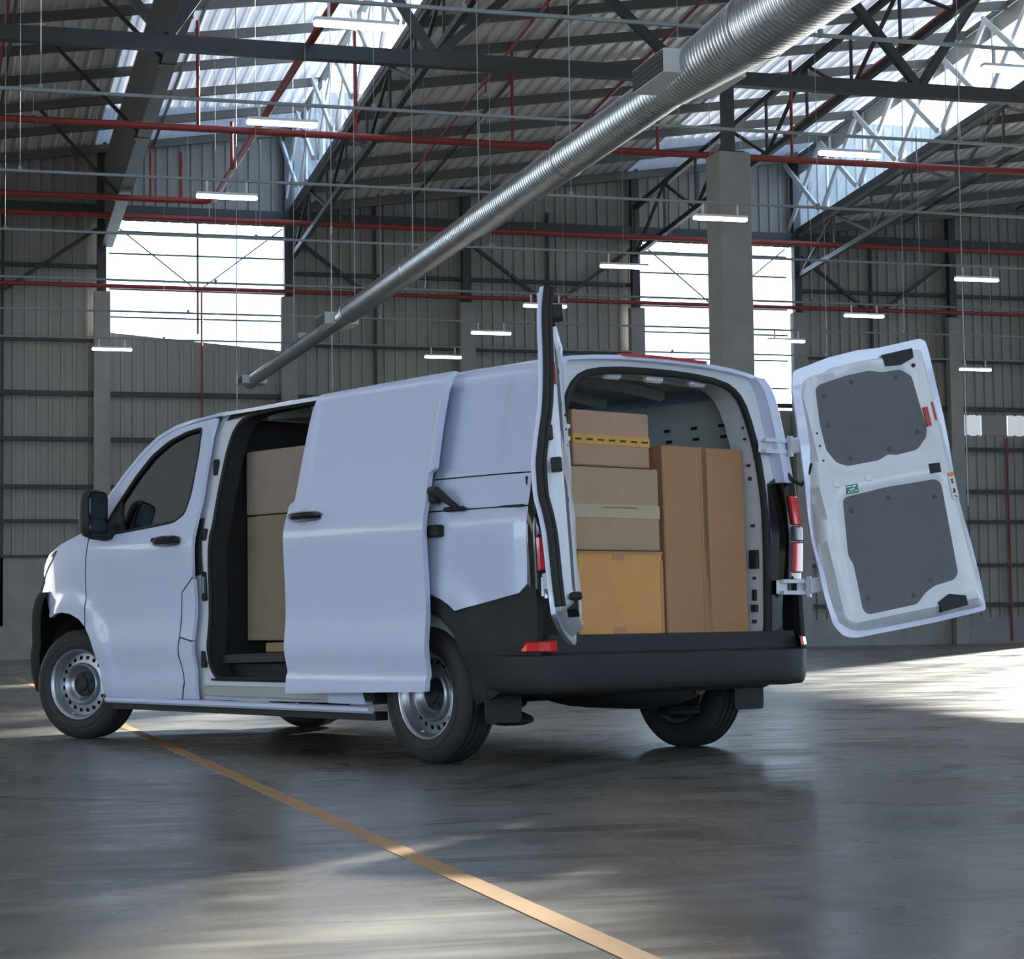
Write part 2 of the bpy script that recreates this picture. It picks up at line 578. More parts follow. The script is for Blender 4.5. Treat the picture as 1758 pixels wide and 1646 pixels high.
MB().tube([(25.42, -.12, .05), (25.42, -.12, 4.9)], .03, 6).build('downpipe', 'red_pipe', wall)

# ---- the two glazed openings in the end wall
def window(n, x0, x1, zb0, zb1, zt, bars, label):
    w = empty('window_%d' % n, (x0, YW, 0), kind='structure', label=label, cat='window')
    W = x1 - x0
    cols = 4
    zs = [None] + bars + [zt]
    for c in range(cols):
        xa, xb = W * c / cols + .012, W * (c + 1) / cols - .012
        for r in range(len(zs) - 1):
            la = zs[r] + .012 if r else zb0 + (zb1 - zb0) * xa / W
            lb = zs[r] + .012 if r else zb0 + (zb1 - zb0) * xb / W
            MB().prism([(xa, la), (xb, lb), (xb, zs[r + 1] - .012), (xa, zs[r + 1] - .012)], 'y', -.006, .006).build('pane', 'pane', w)
    for z in bars:
        MB().box((0, -.03, z - .016), (W, .02, z + .016)).build('glazing_bar', 'steel_grey', w)
    MB().box((W / 2 - .02, -.03, zb0), (W / 2 + .02, .02, zt)).build('glazing_bar', 'steel_grey', w)
    MB().bar((.05, -.06, zt - .05), (W / 2, -.06, 7.85), .026).build('brace', 'steel_grey', w)
    MB().bar((W - .05, -.06, zt - .05), (W / 2, -.06, 7.85), .026).build('brace', 'steel_grey', w)
    return w
window(1, 4.17, 7.95, 6.93, 6.60, 9.33, [7.25, 7.85, 8.62, 9.1], 'bright opening high in the end wall beside the first valley beam')
window(2, 16.17, 19.83, 5.5, 5.5, 9.33, [6.0, 6.65, 7.25, 7.85, 8.62, 9.1], 'tall bright opening in the end wall behind the free-standing column')

# ---- saw-tooth roof
ceil = empty('ceiling', (0, 0, 10), kind='structure', label='saw-tooth roof of ribbed metal sheets on steel purlins', cat='roof')
Y0 = -16.0
def rsheet(k, w=1.0):
    mb = MB()
    sl = SAW / (VALLEYS[k + 1] - VALLEYS[k])
    prof = []
    n = 4
    for i in range(n):
        b = i * w / n; p = w / n
        prof += [(b, 0), (b + p * .55, 0), (b + p * .65, .045), (b + p * .9, .045)]
    prof.append((w, 0))
    rings = [[(x, y, zr(y) - 10 + .10 + x * sl + d) for x, d in prof] for y in (Y0, RIDGE, YW + 1.2)]
    mb.loft(rings, False)
    me = bpy.data.meshes.new('roof_sheet')
    me.from_pydata([tuple(p) for p in mb.v], [], mb.f)
    me.materials.append(MAT['roof_sheet'])
    return me, sl
me, sl = rsheet(0, 1.1)
me_bright = me.copy()
me_bright.materials.clear()
me_bright.materials.append(MAT['roof_sheet_bright'])
for k in range(4):
    span = min(26.6, VALLEYS[k + 1]) - VALLEYS[k]
    x = 0.
    while x < span - .05:
        o = bpy.data.objects.new('roof_sheet', me_bright if x > 7.6 else me)  # high end of each bay gets the added translucency
        sx = min(1.1, span - x) / 1.1
        o.scale = (sx, 1, 1)
        o.location = (VALLEYS[k] + x, 0, x * sl)
        link(o, ceil)
        x += 1.1
    # purlins run across, one every 1.6 m where the roof is in view
    y = 44.6
    while y > (26 if k in (1, 2, 3) else 40):
        a = (VALLEYS[k] + .05, y, zroof(VALLEYS[k] + .05, y, k) - 10 - .05)
        xe = min(26.6, VALLEYS[k + 1]) - .05
        b = (xe, y, zroof(xe, y, k) - 10 - .05)
        MB().bar(a, b, .08, .17).build('purlin', 'steel_purlin', ceil)
        y -= 1.62
    for x in (2.6, 5.6, 8.9)[:3 if k < 3 else 2]:                        # sag rods run with the slope of the roof
        xx = VALLEYS[k] + x
        MB().bar((xx, 26, zroof(xx, 26, k) - 10.12), (xx, 44.5, zroof(xx, 44.5, k) - 10.12), .05).build('sag_rod', 'steel_grey', ceil)

# ---- glazed steps of the saw-tooth, with white wind bracing and dark lattice girders below
names = {1: 'skylight strip over the open hall beyond the cab end of the van', 2: 'bright skylight strip with white bracing above the parked van', 3: 'sunlit skylight strip high above the swung-open rear door', 4: 'skylight strip beyond the far edge of the view'}
TOPG = SAW - 10.06
for k in (1, 2, 3):
    X = VALLEYS[k]
    w = empty('window_%d' % (k + 2), (X, 0, 10), kind='structure', label=names[k], cat='skylight')
    y = YW
    while y > -14:
        y1 = y - 1.9
        half = k == 3 and 18 < y < 33                 # upper half sheeted here, added to narrow the sun patch
        tg = TOPG - .35 if k == 3 else TOPG
        zt = -9.40 if half else tg
        MB().add([(0, y - .03, zr(y) - 9.93), (0, y1 + .03, zr(y1) - 9.93), (0, y1 + .03, zr(y1) + zt), (0, y - .03, zr(y) + zt)], [(0, 1, 2, 3)]).build('pane', 'pane', w)
        if k == 3:
            MB().add([(0, y, zr(y) + zt), (0, y1, zr(y1) + zt), (0, y1, zr(y1) + TOPG), (0, y, zr(y) + TOPG)], [(0, 1, 2, 3)]).build('sun_block_sheet', 'clad', w)  # sheet added above the pane to block sun
        if y > 22:
            MB().bar((-.0, y, zr(y) - 9.95), (-.0, y, zr(y) + TOPG + .04), .05).build('glazing_bar', 'steel_white', w)
            MB().bar((-.14, y, zr(y) - 9.9), (-.14, y1, zr(y1) + TOPG), .13, .05, (1, 0, 0)).build('brace', 'steel_white', w)
            MB().bar((-.22, y, zr(y) + TOPG), (-.22, y1 , zr(y1) - 9.9), .11, .05, (1, 0, 0)).build('brace', 'steel_white', w)
        y = y1
    MB().bar((.02, YW, zr(YW) - 9.98), (.02, RIDGE, zr(RIDGE) - 9.98), .16, .14).build('sill_beam', 'steel_dark', w)
    MB().bar((0, YW, zr(YW) + TOPG + .06), (0, RIDGE, zr(RIDGE) + TOPG + .06), .12, .10).build('head_beam', 'steel_grey', w)

def girder(x, ztop, depth, y0, y1, bay, label, m='steel_dark', size=.1):
    """lattice girder running down the hall under the roof"""
    g = empty('lattice_girder', (x, y1, 10), kind='structure', label=label, cat='girder')
    T = lambda y: (0, y - y1, ztop(y) - 10)
    B = lambda y: (0, y - y1, ztop(y) - 10 - depth)
    MB().bar(T(y0), T(y1), size, size * 1.1).build('top_chord', m, g)
    MB().bar(B(y0), B(y1), size, size * 1.1).build('bottom_chord', m, g)
    y, up = y1, True
    while y - bay >= y0:
        MB().bar(B(y) if up else T(y), T(y - bay) if up else B(y - bay), .055).build('diagonal', m, g)
        MB().bar(B(y), T(y), .045).build('strut', m, g)
        y -= bay
        up = not up
    return g
girder(8.1, lambda y: zr(y) - .10, .88, 24, 44.7, 1.9, 'dark lattice girder hanging under the skylight strip above the van')
girder(16.0, lambda y: zr(y) + .42, 1.08, 22, 44.7, 1.9, 'dark lattice girder passing behind the top of the free-standing column')
girder(20.05, lambda y: zr(y) - .10, .9, 26, 44.7, 1.9, 'dark lattice girder under the sunlit skylight strip', 'steel_grey')

# deep sheeted valley beam left of the first skylight
vb = empty('valley_beam', (4.1, YW, 10), kind='structure', label='deep grey sheeted beam dropping below the roof along the hall', cat='beam')
mb = MB()
ys = [YW - .3, 18]
mb.loft([[(-.05, y - YW, zr(y) - 10 - .92 + .018 * (YW - y)), (.05, y - YW, zr(y) - 10 - .92 + .018 * (YW - y)), (.05, y - YW, zr(y) - 10 + 1.15), (-.05, y - YW, zr(y) - 10 + .95)] for y in ys], True, True)
mb.build('beam_web', 'fascia', vb)
MB().bar((.0, -.3, zr(ys[0]) - 10.93 + .018 * .3), (0, 18 - YW, zr(18) - 10.93 + .018 * 27), .24, .05).build('bottom_flange', 'steel_grey', vb)
for y in (26.5, 30.2, 34, 37.7, 41.4):
    MB().bar((-.05, y - YW, zr(y) - 10.85 + .018 * (YW - y)), (-1.6, y - YW, zroof(2.5, y, 1) - 10.1), .06).build('knee_brace', 'steel_dark', vb)
    MB().box((-.16, y - YW - .12, zr(y) - 10.95 + .018 * (YW - y)), (.12, y - YW + .12, zr(y) - 10.86 + .018 * (YW - y))).build('bracket', 'steel_dark', vb)

# cross truss over the free-standing column
def cross_truss(Y, zc, x0, x1, label):
    g = empty('roof_truss', (x0, Y, zc), kind='structure', label=label, cat='truss')
    MB().box((0, -.09, -.11), (x1 - x0, .09, .11)).build('bottom_chord', 'steel_dark', g)
    x, up = 0., True
    st = 2.0
    while x < x1 - x0 - .1:
        k = max(i for i in range(4) if VALLEYS[i] <= x0 + x + st / 2)
        top = zroof(x0 + x + st, Y, min(k, 3)) - zc - .25 if x0 + x + st < 32 else 2
        top0 = zroof(x0 + x, Y, min(k, 3)) - zc - .25
        a, b = ((x, 0, .05), (x + st, 0, top)) if up else ((x, 0, top0), (x + st, 0, .05))
        MB().bar(a, b, .13).build('diagonal', 'steel_dark', g)
        x += st
        up = not up
    return g
cross_truss(30.0, 9.08, -8.4, 26.4, 'heavy dark cross truss resting on the free-standing column')
col = empty('column', (12.28, 30, 0), kind='structure', label='free-standing concrete column with a dark steel post on top', cat='column')
MB().box((-.27, -.27, 0), (.27, .27, 7.88), .02).build('shaft', 'concrete', col)
MB().box((-.085, -.085, 7.88), (.085, .085, 9.0)).build('post', 'steel_dark', col)
MB().box((-.2, -.2, 7.88), (.2, .2, 7.91)).build('base_plate', 'steel_dark', col)

# side walls out of view: left bay open, right openings added for floor light
wr = empty('wall_right', (26.6, 0, 0), kind='structure', label='unseen ribbed metal side wall with openings added to light the floor', cat='wall')
for y0, y1, z0, z1 in ((-16, 4, 0, 13.2), (4, 18, 2.6, 13.2), (18, 34, 2.6, 12.4), (44.4, YW, 0, 11)):
    MB().box((0, y0, z0), (.06, y1 - .03, z1)).build('wall_sheet', 'clad', wr)
for i in range(6):                                    # glazed bay added for sun on the floor, tinted to dim it
    MB().add([(.03, 34 + i * 1.73, .1), (.03, 35.73 + i * 1.73, .1), (.03, 35.73 + i * 1.73, 11.2), (.03, 34 + i * 1.73, 11.2)], [(0, 1, 2, 3)]).build('pane', 'pane_dim', wr)
for i in range(7):
    MB().box((0, 33.97 + i * 1.73, 0), (.10, 34.05 + i * 1.73, 11.3)).build('glazing_bar', 'steel_grey', wr)
for z in (2.6, 5.2, 7.8, 10.4):
    MB().box((.01, 34, z - .03), (.09, 44.4, z + .03)).build('glazing_bar', 'steel_grey', wr)
wlft = empty('wall_left', (-15.8, 0, 0), kind='structure', label='ribbed metal side wall with an open loading bay on the cab side', cat='wall')
for y0, y1, z0, z1 in ((-16, 14, 4.2, 13.5), (14, 30, 0, 13.5), (30, YW, 0, 13.5), (-16, 0, 0, 4.2), (12, 14, 0, 4.2)):
    MB().box((-.06, y0, z0), (0, y1 - .03, z1)).build('wall_sheet', 'clad', wlft)
wf = empty('wall_front', (0, -16, 0), kind='structure', label='entrance wall with wide open dock doors', cat='wall')
for x0, x1, z0, z1 in ((-15.8, 26.6, 5.6, 12.5), (-15.8, -12, 0, 5.6), (24, 26.6, 0, 5.6)):
    MB().box((x0, -.06, z0), (x1, 0, z1)).build('wall_sheet', 'clad', wf)
# ================================================================ services under the roof
# ---- spiral duct
duct = empty('air_duct', (6.6, 10, 5.48), label='galvanised spiral air duct with side outlets slung across the hall', cat='duct')
def seg(y0, y1, r0, r1, name='duct_section'):
    mb = MB()
    n = max(2, int((y1 - y0) / .075))
    prof = []
    for i in range(n):
        t0, t1 = i / n, (i + .72) / n
        ra, rb = r0 + (r1 - r0) * t0, r0 + (r1 - r0) * t1
        prof += [(ra, y0 - 10 + (y1 - y0) * t0), (rb, y0 - 10 + (y1 - y0) * t1), (rb + .006, y0 - 10 + (y1 - y0) * (t1 + .14 / n))]
    prof.append((r1, y1 - 10))
    mb.lathe(prof, seg=40)
    return mb.build(name, 'galv', duct, True, 60)
cuts = [(9.5, 12.5, .29, .29), (12.5, 15.4, .29, .29), (15.4, 17.3, .29, .20), (17.3, 20.5, .187, .187), (20.5, 24.0, .187, .182), (24.0, 27.5, .165, .165), (27.5, 31.6, .16, .155), (31.6, 32.1, .155, .125), (32.1, 36.5, .122, .122), (36.5, 41.4, .118, .118)]
for a, b, r0, r1 in cuts:
    seg(a, b - .012, r0, r1)
    MB().lathe([(r0 + .004, 0), (r0 + .012, .012), (r0 + .012, .05), (r0 + .004, .062)], (0, a - 10 - .03, 0), seg=40).build('joint_band', 'galv', duct, True)
MB().lathe([(.001, 0), (.113, 0), (.118, -.02)], (0, 31.4, 0), seg=40).build('end_cap', 'galv', duct, True)
def outlet(y, r, s, sgn, L):
    x0, x1 = (r * .8, r + s) if sgn > 0 else (-r - s, -r * .8)
    o = MB().box((x0, y - 10 - L / 2, -s * .62), (x1, y - 10 + L / 2, s * .62), .004).build('side_outlet', 'box_white', duct)
    xf = x1 if sgn > 0 else x0
    MB().box((xf - .004, y - 10 - L / 2 + .015, -s * .55), (xf + .004, y - 10 + L / 2 - .015, s * .55)).build('grille', 'grille', o)
    for k in range(4):
        z = -s * .4 + k * s * .27
        MB().box((xf - .007, y - 10 - L / 2 + .015, z - .004), (xf + .007, y - 10 + L / 2 - .015, z + .004)).build('louvre', 'steel_grey', o)
for y, r, s, L in ((17.0, .21, .17, .8), (32.6, .122, .15, .8), (41.0, .118, .13, .6)):
    outlet(y, r, s, -1, L)
    outlet(y, r, s, 1, L)
for y in (12, 16, 20.4, 24, 27.4, 31.2, 36.4, 40):
    MB().tube([(0, y - 10, .2), (0, y - 10, zr(y) - 5.45)], .006, 5).build('hanger', 'wire', duct)

# ---- conduits across the hall and the batten lights clipped under them
ROWS = (19.0, 23.0, 27.2, 31.3, 35.6, 39.2, 43.0)
ORD = ('nearest the end wall', 'second from the end wall', 'third from the end wall', 'fourth from the end wall', 'fifth from the end wall', 'sixth from the end wall', 'seventh from the end wall')
for i, y in enumerate(ROWS):
    c = empty('conduit', (-8, y, 6.52), label='thin galvanised lighting conduit across the hall, ' + ORD[6 - i], cat='conduit', group='lighting conduits')
    MB().box((0, -.018, -.017), (34.4, .018, .017)).build('channel', 'conduit', c)
    for k in range(9):
        x = 2 + k * 3.7
        MB().tube([(x, 0, .02), (x, 0, zr(y) - 6.55)], .004, 5).build('drop_rod', 'wire', c)
        MB().box((x - .02, -.025, -.02), (x + .02, .025, .06)).build('clip', 'conduit', c)
proto = None
def light(x, y, row, n):
    global proto
    lab = 'lit batten light %s, %s' % (row, ORD[n])
    if proto is None:
        o = empty('batten_light', (0, 0, 0), cat='light', group='hanging batten lights')
        MB().box((-.40, -.05, .015), (.40, .05, .05), .006).build('housing', 'box_white', o)
        MB().box((-.40, -.042, -.03), (.40, .042, .013), .012).build('tube', 'tube_glow', o)
        for s in (-.26, .26):
            MB().box((s - .012, -.012, .05), (s + .012, .012, .20)).build('hanger', 'box_white', o)
        proto = o
    else:
        o = proto.copy()
        COL.objects.link(o)
        for ch in proto.children:
            d = ch.copy(); COL.objects.link(d); d.parent = o
    o.location = (x, y, 6.30)
    o['label'] = lab
for row, X, rows in (('under the first skylight strip', 4.05, (0, 1, 2, 6)), ('alongside the air duct', 11.0, (0, 1, 2, 3, 4, 5, 6)), ('before the tall wall opening', 17.25, (3, 4, 5)), ('by the far corner of the hall', 23.6, (4, 6))):
    for i in rows: light(X, ROWS[i], row, 6 - i)

# ---- sprinkler pipes
def pipe(name_label, pts, r, drops=(), clips=()):
    b = Vector(pts[0])
    p = empty('sprinkler_pipe', b, label=name_label, cat='pipe', group='red sprinkler pipes')
    MB().tube([Vector(q) - b for q in pts], r, 10).build('run', 'red_pipe', p, True)
    for q, dz in drops:
        q = Vector(q) - b
        MB().tube([q, q + Vector((0, 0, dz))], r * .5, 8).build('riser', 'red_pipe', p, True)
    for q in clips:
        q = Vector(q) - b
        MB().lathe([(r + .001, -.03), (r + .012, -.03), (r + .012, .03), (r + .001, .03)], q, 'x', 12).build('coupling', 'red_pipe', p)
        MB().bar(q + Vector((0, 0, r)), q + Vector((0, 0, r + .5)), .012).build('hanger', 'wire', p)
    return p
pipe('thick red sprinkler main crossing the hall below the roof', [(-8, 34.8, 9.0), (26, 34.8, 9.0)], .062,
     [((x, 34.8, 9.0), zr(34.8) - 9.0 + .35) for x in (1.2, 4.7, 7.4, 10.2, 12.9, 15.5)], [(x, 34.8, 9.0) for x in (-3, 2, 6.5, 9.6, 11, 14.5, 18)])
pipe('red sprinkler pipe along the top of the end wall', [(-8, 42.75, 9.0), (26, 42.75, 9.0)], .058, (), [(x, 42.75, 9.0) for x in (-2, 1, 6, 9, 13, 17)])
arc = [(5.55 + .25 * math.sin(t), 40.9 - .25 * (1 - math.cos(t)), 9.0) for t in (0, .4, .8, 1.2, 1.57)]
pipe('red sprinkler pipe with an elbow beneath the first skylight strip', [(-8, 40.9, 9.0), (4, 40.9, 9.0)] + arc + [(5.8, 36, 9.18), (5.6, 20, 9.4)], .062,
     [((5.2, 40.9, 9), .95), ((4.6, 40.9, 9), .95), ((5.75, 38.0, 9.02), .9)], ())
pipe('slim dark red pipe low on the end wall across the openings', [(-8, YW - .42, 7.85), (26.4, YW - .42, 7.85)], .045, (), ())
for i, (x, lab) in enumerate(((1.6, 'thin red branch pipe under the dark roof beside the valley beam'), (4.75, 'thin red branch pipe close beside the valley beam'), (10.0, 'thin red branch pipe under the roof between girder and duct'), (12.9, 'thin red branch pipe under the roof above the duct'), (18.3, 'thin red branch pipe near the sunlit skylight strip'))):
    k = max(j for j in range(4) if VALLEYS[j] <= x)
    pipe(lab, [(x, 26, zroof(x, 26, k) - .32), (x, 41.5, zroof(x, 41.5, k) - .32)], .03, [((x, y, zroof(x, y, k) - .32), -.22) for y in (29, 32, 35.8, 38.4)])

# ---- thin hanging rods seen against the openings
for i, (x, y, z, lab) in enumerate(((7.6, 38, 5.0, 'thin vertical wire hanging beside the edge of the first opening'), (5.6, 36.5, 2.0, 'thin vertical wire hanging in front of the first opening'), (17.9, 33, 2.6, 'thin vertical wire hanging over the swung-open rear door'))):
    w = empty('hanging_wire', (x, y, z), label=lab, cat='wire')
    k = max(j for j in range(4) if VALLEYS[j] <= x)
    MB().tube([(0, 0, 0), (0, 0, zroof(x, y, k) - z + .08)], .010, 5).build('strand', 'wire', w)
    MB().box((-.016, -.016, 2.9), (.016, .016, 3.05)).build('clamp', 'wire', w)
# ================================================================ the van (its own axes: x forward, y to its left, z up)
VA = R(73.8) + .7136
ox, oy = rotz((-8.2726, 7.5608), VA)
van = empty('delivery_van', (-ox, -oy, 0), VA, label='white panel van with its sliding side door and both rear doors open', cat='van')
VM = Matrix.Translation((-ox, -oy, 0)) @ Matrix.Rotation(VA, 4, 'Z')

def tab(T, v):
    n = len(T)
    if v <= T[0][0]: return T[0][1] + (T[1][1] - T[0][1]) / (T[1][0] - T[0][0]) * (v - T[0][0]) * .5
    if v >= T[-1][0]: return T[-1][1] + (T[-1][1] - T[-2][1]) / (T[-1][0] - T[-2][0]) * (v - T[-1][0])
    i = 0
    while T[i + 1][0] < v: i += 1
    x0, y0 = T[i]; x1, y1 = T[i + 1]; h = x1 - x0
    def sl(k):
        if k == 0: return (T[1][1] - T[0][1]) / (T[1][0] - T[0][0])
        if k == n - 1: return (T[-1][1] - T[-2][1]) / (T[-1][0] - T[-2][0])
        a = (T[k][1] - T[k - 1][1]) / (T[k][0] - T[k - 1][0]); b = (T[k + 1][1] - T[k][1]) / (T[k + 1][0] - T[k][0])
        return 0. if a * b <= 0 else 2 * a * b / (a + b)
    m0, m1 = sl(i) * h, sl(i + 1) * h; t = (v - x0) / h
    return (2*t**3 - 3*t*t + 1) * y0 + (t**3 - 2*t*t + t) * m0 + (-2*t**3 + 3*t*t) * y1 + (t**3 - t*t) * m1
def sstep(a, b, v):
    t = max(0., min(1., (v - a) / (b - a)))
    return t * t * (3 - 2 * t)
WZ = [(.20, .94), (.30, .968), (.36, .98), (.42, .978), (.50, .992), (.58, 1.006), (.66, 1.0), (.75, .993), (.9, .997), (1.05, 1.006), (1.15, 1.010), (1.22, 1.004), (1.28, .988), (1.36, .974), (1.55, .940), (1.75, .898), (1.86, .868), (1.92, .838), (1.96, .795), (1.985, .74), (2.0, .66)]
PX = [(-.84, .065), (-.76, .035), (-.6, .012), (-.3, 0.), (2.6, 0.), (3.0, .004), (3.4, .012), (3.7, .028), (3.9, .05), (4.05, .085), (4.2, .15)]
def rise(x): return max(-.012, min(.024, .0105 * (1.6 - x)))
def Ys(x, z): return tab(WZ, z - rise(x) * sstep(1.0, 1.8, z)) - tab(PX, x)
def ZT(x): return 1.957 + rise(x)
def flare(x, z):                                   # swelling around the wheel arches
    d = 0.
    for cx, r in ((3.62, .44), (.03, .50)):
        q = math.hypot(x - cx, (z - .36))
        d += .016 * (1 - sstep(r + .07, r + .14, q)) * sstep(.2, .45, z)
    return d
def emboss(x, z, x0, x1):
    return -.013 * sstep(x0, x0 + .03, x) * (1 - sstep(x1 - .03, x1, x)) * sstep(1.445, 1.475, z - .02 * sstep(x0 + .2, x0, x)) * (1 - sstep(1.865, 1.895, z))
def S(off=0., sgn=1, fl=True, emb=None):
    def f(x, z):
        y = Ys(x, z) + off
        if fl: y += flare(x, z)
        if emb: y += emboss(x, z, *emb)
        return (x, sgn * y, z)
    return f
def side(name, outline, m='paint', off=0., t=.022, holes=(), step=.045, sgn=1, emb=None, fl=True, parent=van, **k):
    return panel(name, outline, S(off, sgn, fl, emb), m, parent, holes, step, back=S(off - t, sgn, fl, emb), **k)

F_ARCH = [(3.93, .76), (3.85, .785), (3.75, .797), (3.61, .787), (3.48, .752), (3.392, .70), (3.325, .64), (3.277, .58), (3.235, .47), (3.212, .36), (3.205, .262)]
SILH = [(2.13, 1.955), (2.41, 1.935), (2.58, 1.91), (2.745, 1.857), (2.91, 1.76), (3.05, 1.655), (3.19, 1.54), (3.36, 1.385), (3.44, 1.315)]
WIN = fillet([(2.25, 1.868), (2.42, 1.85), (2.59, 1.808), (2.75, 1.735), (2.90, 1.62), (3.01, 1.515), (3.13, 1.40), (3.20, 1.315), (3.17, 1.268), (2.97, 1.276), (2.62, 1.297), (2.38, 1.315), (2.272, 1.36), (2.232, 1.483), (2.225, 1.707)], .035, 3)
DTOP = [(2.128, 1.922), (2.41, 1.902), (2.57, 1.876), (2.73, 1.824), (2.89, 1.729), (3.03, 1.624), (3.17, 1.508), (3.31, 1.38), (3.368, 1.295)]
DREAR = [(2.318, .277), (2.270, .368), (2.304, .53), (2.288, .64), (2.268, .90), (2.146, .985), (2.136, 1.31), (2.112, 1.43), (2.116, 1.66)]
def cab_door(sgn, name):
    o = fillet(DTOP + [(3.368, 1.20), (3.392, 1.05), (3.40, .94), (3.395, .83)] + F_ARCH[5:] + DREAR, [.03] + [.02] * 40, 2)
    d = side(name, o, holes=[WIN], sgn=sgn, step=.04)
    g = panel('window_glass', WIN, S(-.018, sgn, False), 'window_tint', d, step=.08, back=S(-.022, sgn, False))
    mb = MB().tube([S(-.006, sgn, False)(*p) for p in dens(WIN, .06)], .011, 6, closed=True)
    mb.build('window_seal', 'rubber', d, True)
    sail = fillet([(3.165, 1.277), (3.195, 1.315), (3.12, 1.41), (3.05, 1.478), (3.035, 1.40), (2.965, 1.283)], .012, 2)
    panel('mirror_sail', sail, S(-.004, sgn, False), 'black_plastic', d, step=.05, back=S(-.03, sgn, False))
    h = MB().tube([S(o2, sgn, False)(x, 1.203) for x, o2 in ((2.53, .004), (2.515, .030), (2.46, .042), (2.34, .042), (2.285, .030), (2.27, .004))], [.018, .025, .027, .027, .025, .018], 8)
    h.v = [(x, y, 1.203 + (z - 1.203) * 1.1) for x, y, z in h.v]
    h.build('door_handle', 'gloss_black', d, True)
    # lower crease line moulding
    return d
dl = cab_door(1, 'front_door')
cab_door(-1, 'front_door')
for sgn in (1, -1):
    fo = fillet([(3.376, 1.292), (3.444, 1.300), (3.56, 1.275), (3.75, 1.232), (3.93, 1.175), (4.07, 1.09), (4.13, .99), (4.03, .87)] + F_ARCH[:6] + [(3.402, .83), (3.407, .94), (3.399, 1.05), (3.375, 1.2)], .02, 2)
    side('front_fender', fo, sgn=sgn, step=.04)
    side('cab_pillar', [(2.10, 1.957 + rise(2.1))] + SILH[1:] + [(3.374, 1.302)] + [(a, b + .006) for a, b in reversed(DTOP)] + [(2.10, 1.93)], sgn=sgn, t=.06, step=.05)
    fu = [(2.310, .277), (2.264, .368), (2.298, .53), (2.282, .64), (2.262, .897), (2.146, .978), (2.135, .97), (2.128, .817), (2.150, .616), (2.150, .447), (2.165, .277)]
    if sgn > 0:
        side('fuel_flap', [(2.281, .640), (2.262, .897), (2.146, .978), (2.135, .97), (2.128, .817), (2.150, .618)], sgn=sgn, step=.05)
        side('rocker_corner', [(2.310, .277), (2.264, .368), (2.298, .53), (2.282, .633), (2.150, .611), (2.150, .447), (2.165, .277)], sgn=sgn, step=.05)
    else:
        side('rocker_corner', fu, sgn=sgn, step=.05)

def shut(name, pts, sgn, parent=van, r=.0045, m='rubber'):
    P = []
    for i in range(len(pts) - 1):
        for j in range(4):
            P.append((pts[i][0] + (pts[i + 1][0] - pts[i][0]) * j / 4, pts[i][1] + (pts[i + 1][1] - pts[i][1]) * j / 4))
    P.append(pts[-1])
    return MB().tube([S(-.001, sgn)(*p) for p in P], r, 6).build(name, m, parent, True)
for sgn in (1, -1):
    shut('shut_line', [(3.372, 1.29), (3.372, 1.20), (3.396, 1.05), (3.4035, .94), (3.3985, .83), (3.395, .71)], sgn)
    shut('shut_line', [(2.314, .28), (2.267, .368), (2.301, .53), (2.285, .636), (2.265, .898), (2.146, .981)], sgn)
    shut('shut_line', [(2.285, .636), (2.15, .614)], sgn)
    side('door_moulding', fillet([(3.19, .275), (3.12, .300), (2.88, .322), (2.66, .377), (2.30, .405), (2.272, .368), (2.312, .281)], .008, 2), 'paint', .008, .02, sgn=sgn, step=.05)
    side('headlight', fillet([(3.80, 1.196), (3.90, 1.162), (4.02, 1.10), (4.10, 1.02), (4.125, .985), (4.06, 1.025), (3.95, 1.09), (3.86, 1.14)], .01, 2), 'gloss_black', .006, .02, sgn=sgn, step=.05)
side('hinge_gap_shade', [(2.206, 1.32), (2.12, 1.33), (2.105, 1.0), (2.21, .99)], 'rubber', -.042, .004, step=.1, fl=False)  # flat dark strip standing in for the shaded hinge gap

# ---- sliding door opening: recessed white jamb with seal
AP = fillet([(.80, 1.938), (1.50, 1.936), (1.80, 1.922), (1.92, 1.89), (1.968, 1.82), (1.99, 1.72), (2.012, 1.45), (2.02, 1.25), (2.035, 1.05), (2.045, .8), (2.05, .60), (2.055, .45), (1.99, .396), (.80, .405)], .04, 3)
jo = [(.74, 1.966), (2.17, 1.955), (2.20, 1.68), (2.19, 1.45), (2.22, 1.31), (2.24, .98), (2.26, .62), (2.26, .30), (2.20, .275), (.74, .285)]
jamb = panel('side_door_frame', jo, S(-.055, 1, False), 'inner_white', van, [AP], .06, back=S(-.064, 1, False))
MB().loft([[S(o, 1, False)(*p) for p in dens(AP, .06)] for o in (-.058, -.10, -.17)], True).build('opening_lining', 'cab_dark', jamb, True)
panel('rail_shade', [(.76, 1.962), (2.10, 1.945), (2.09, 1.90), (1.95, 1.915), (1.84, 1.928), (.80, 1.944)], S(-.050, 1, False), 'cab_dark', jamb, step=.1, back=S(-.054, 1, False))  # dark panel added as the shade along the upper rail
MB().tube([S(-.052, 1, False)(*p) for p in dens(AP, .06)], .013, 6, closed=True).build('door_seal', 'rubber', jamb, True)
for z, x, h in ((1.62, 2.085, .10), (1.23, 2.095, .07), (.93, 2.10, .17), (.51, 2.115, .10)):
    MB().prism(fillet([(x - .024, z - h / 2), (x + .024, z - h / 2), (x + .024, z + h / 2), (x - .024, z + h / 2)], .015, 3), 'y', Ys(x, z) - .06, Ys(x, z) - .046).build('latch_socket', 'black_plastic', jamb)
MB().box((2.094, Ys(2.1, .93) - .05, .89), (2.108, Ys(2.1, .93) - .040, .985)).build('striker', 'zinc', jamb)
# step well and lower track
MB().box((.80, .70, .385), (2.06, .93, .40)).build('step_plate', 'floor_liner', jamb)
MB().box((.75, .945, .30), (2.09, .962, .36), .004).build('lower_track', 'zinc', jamb)

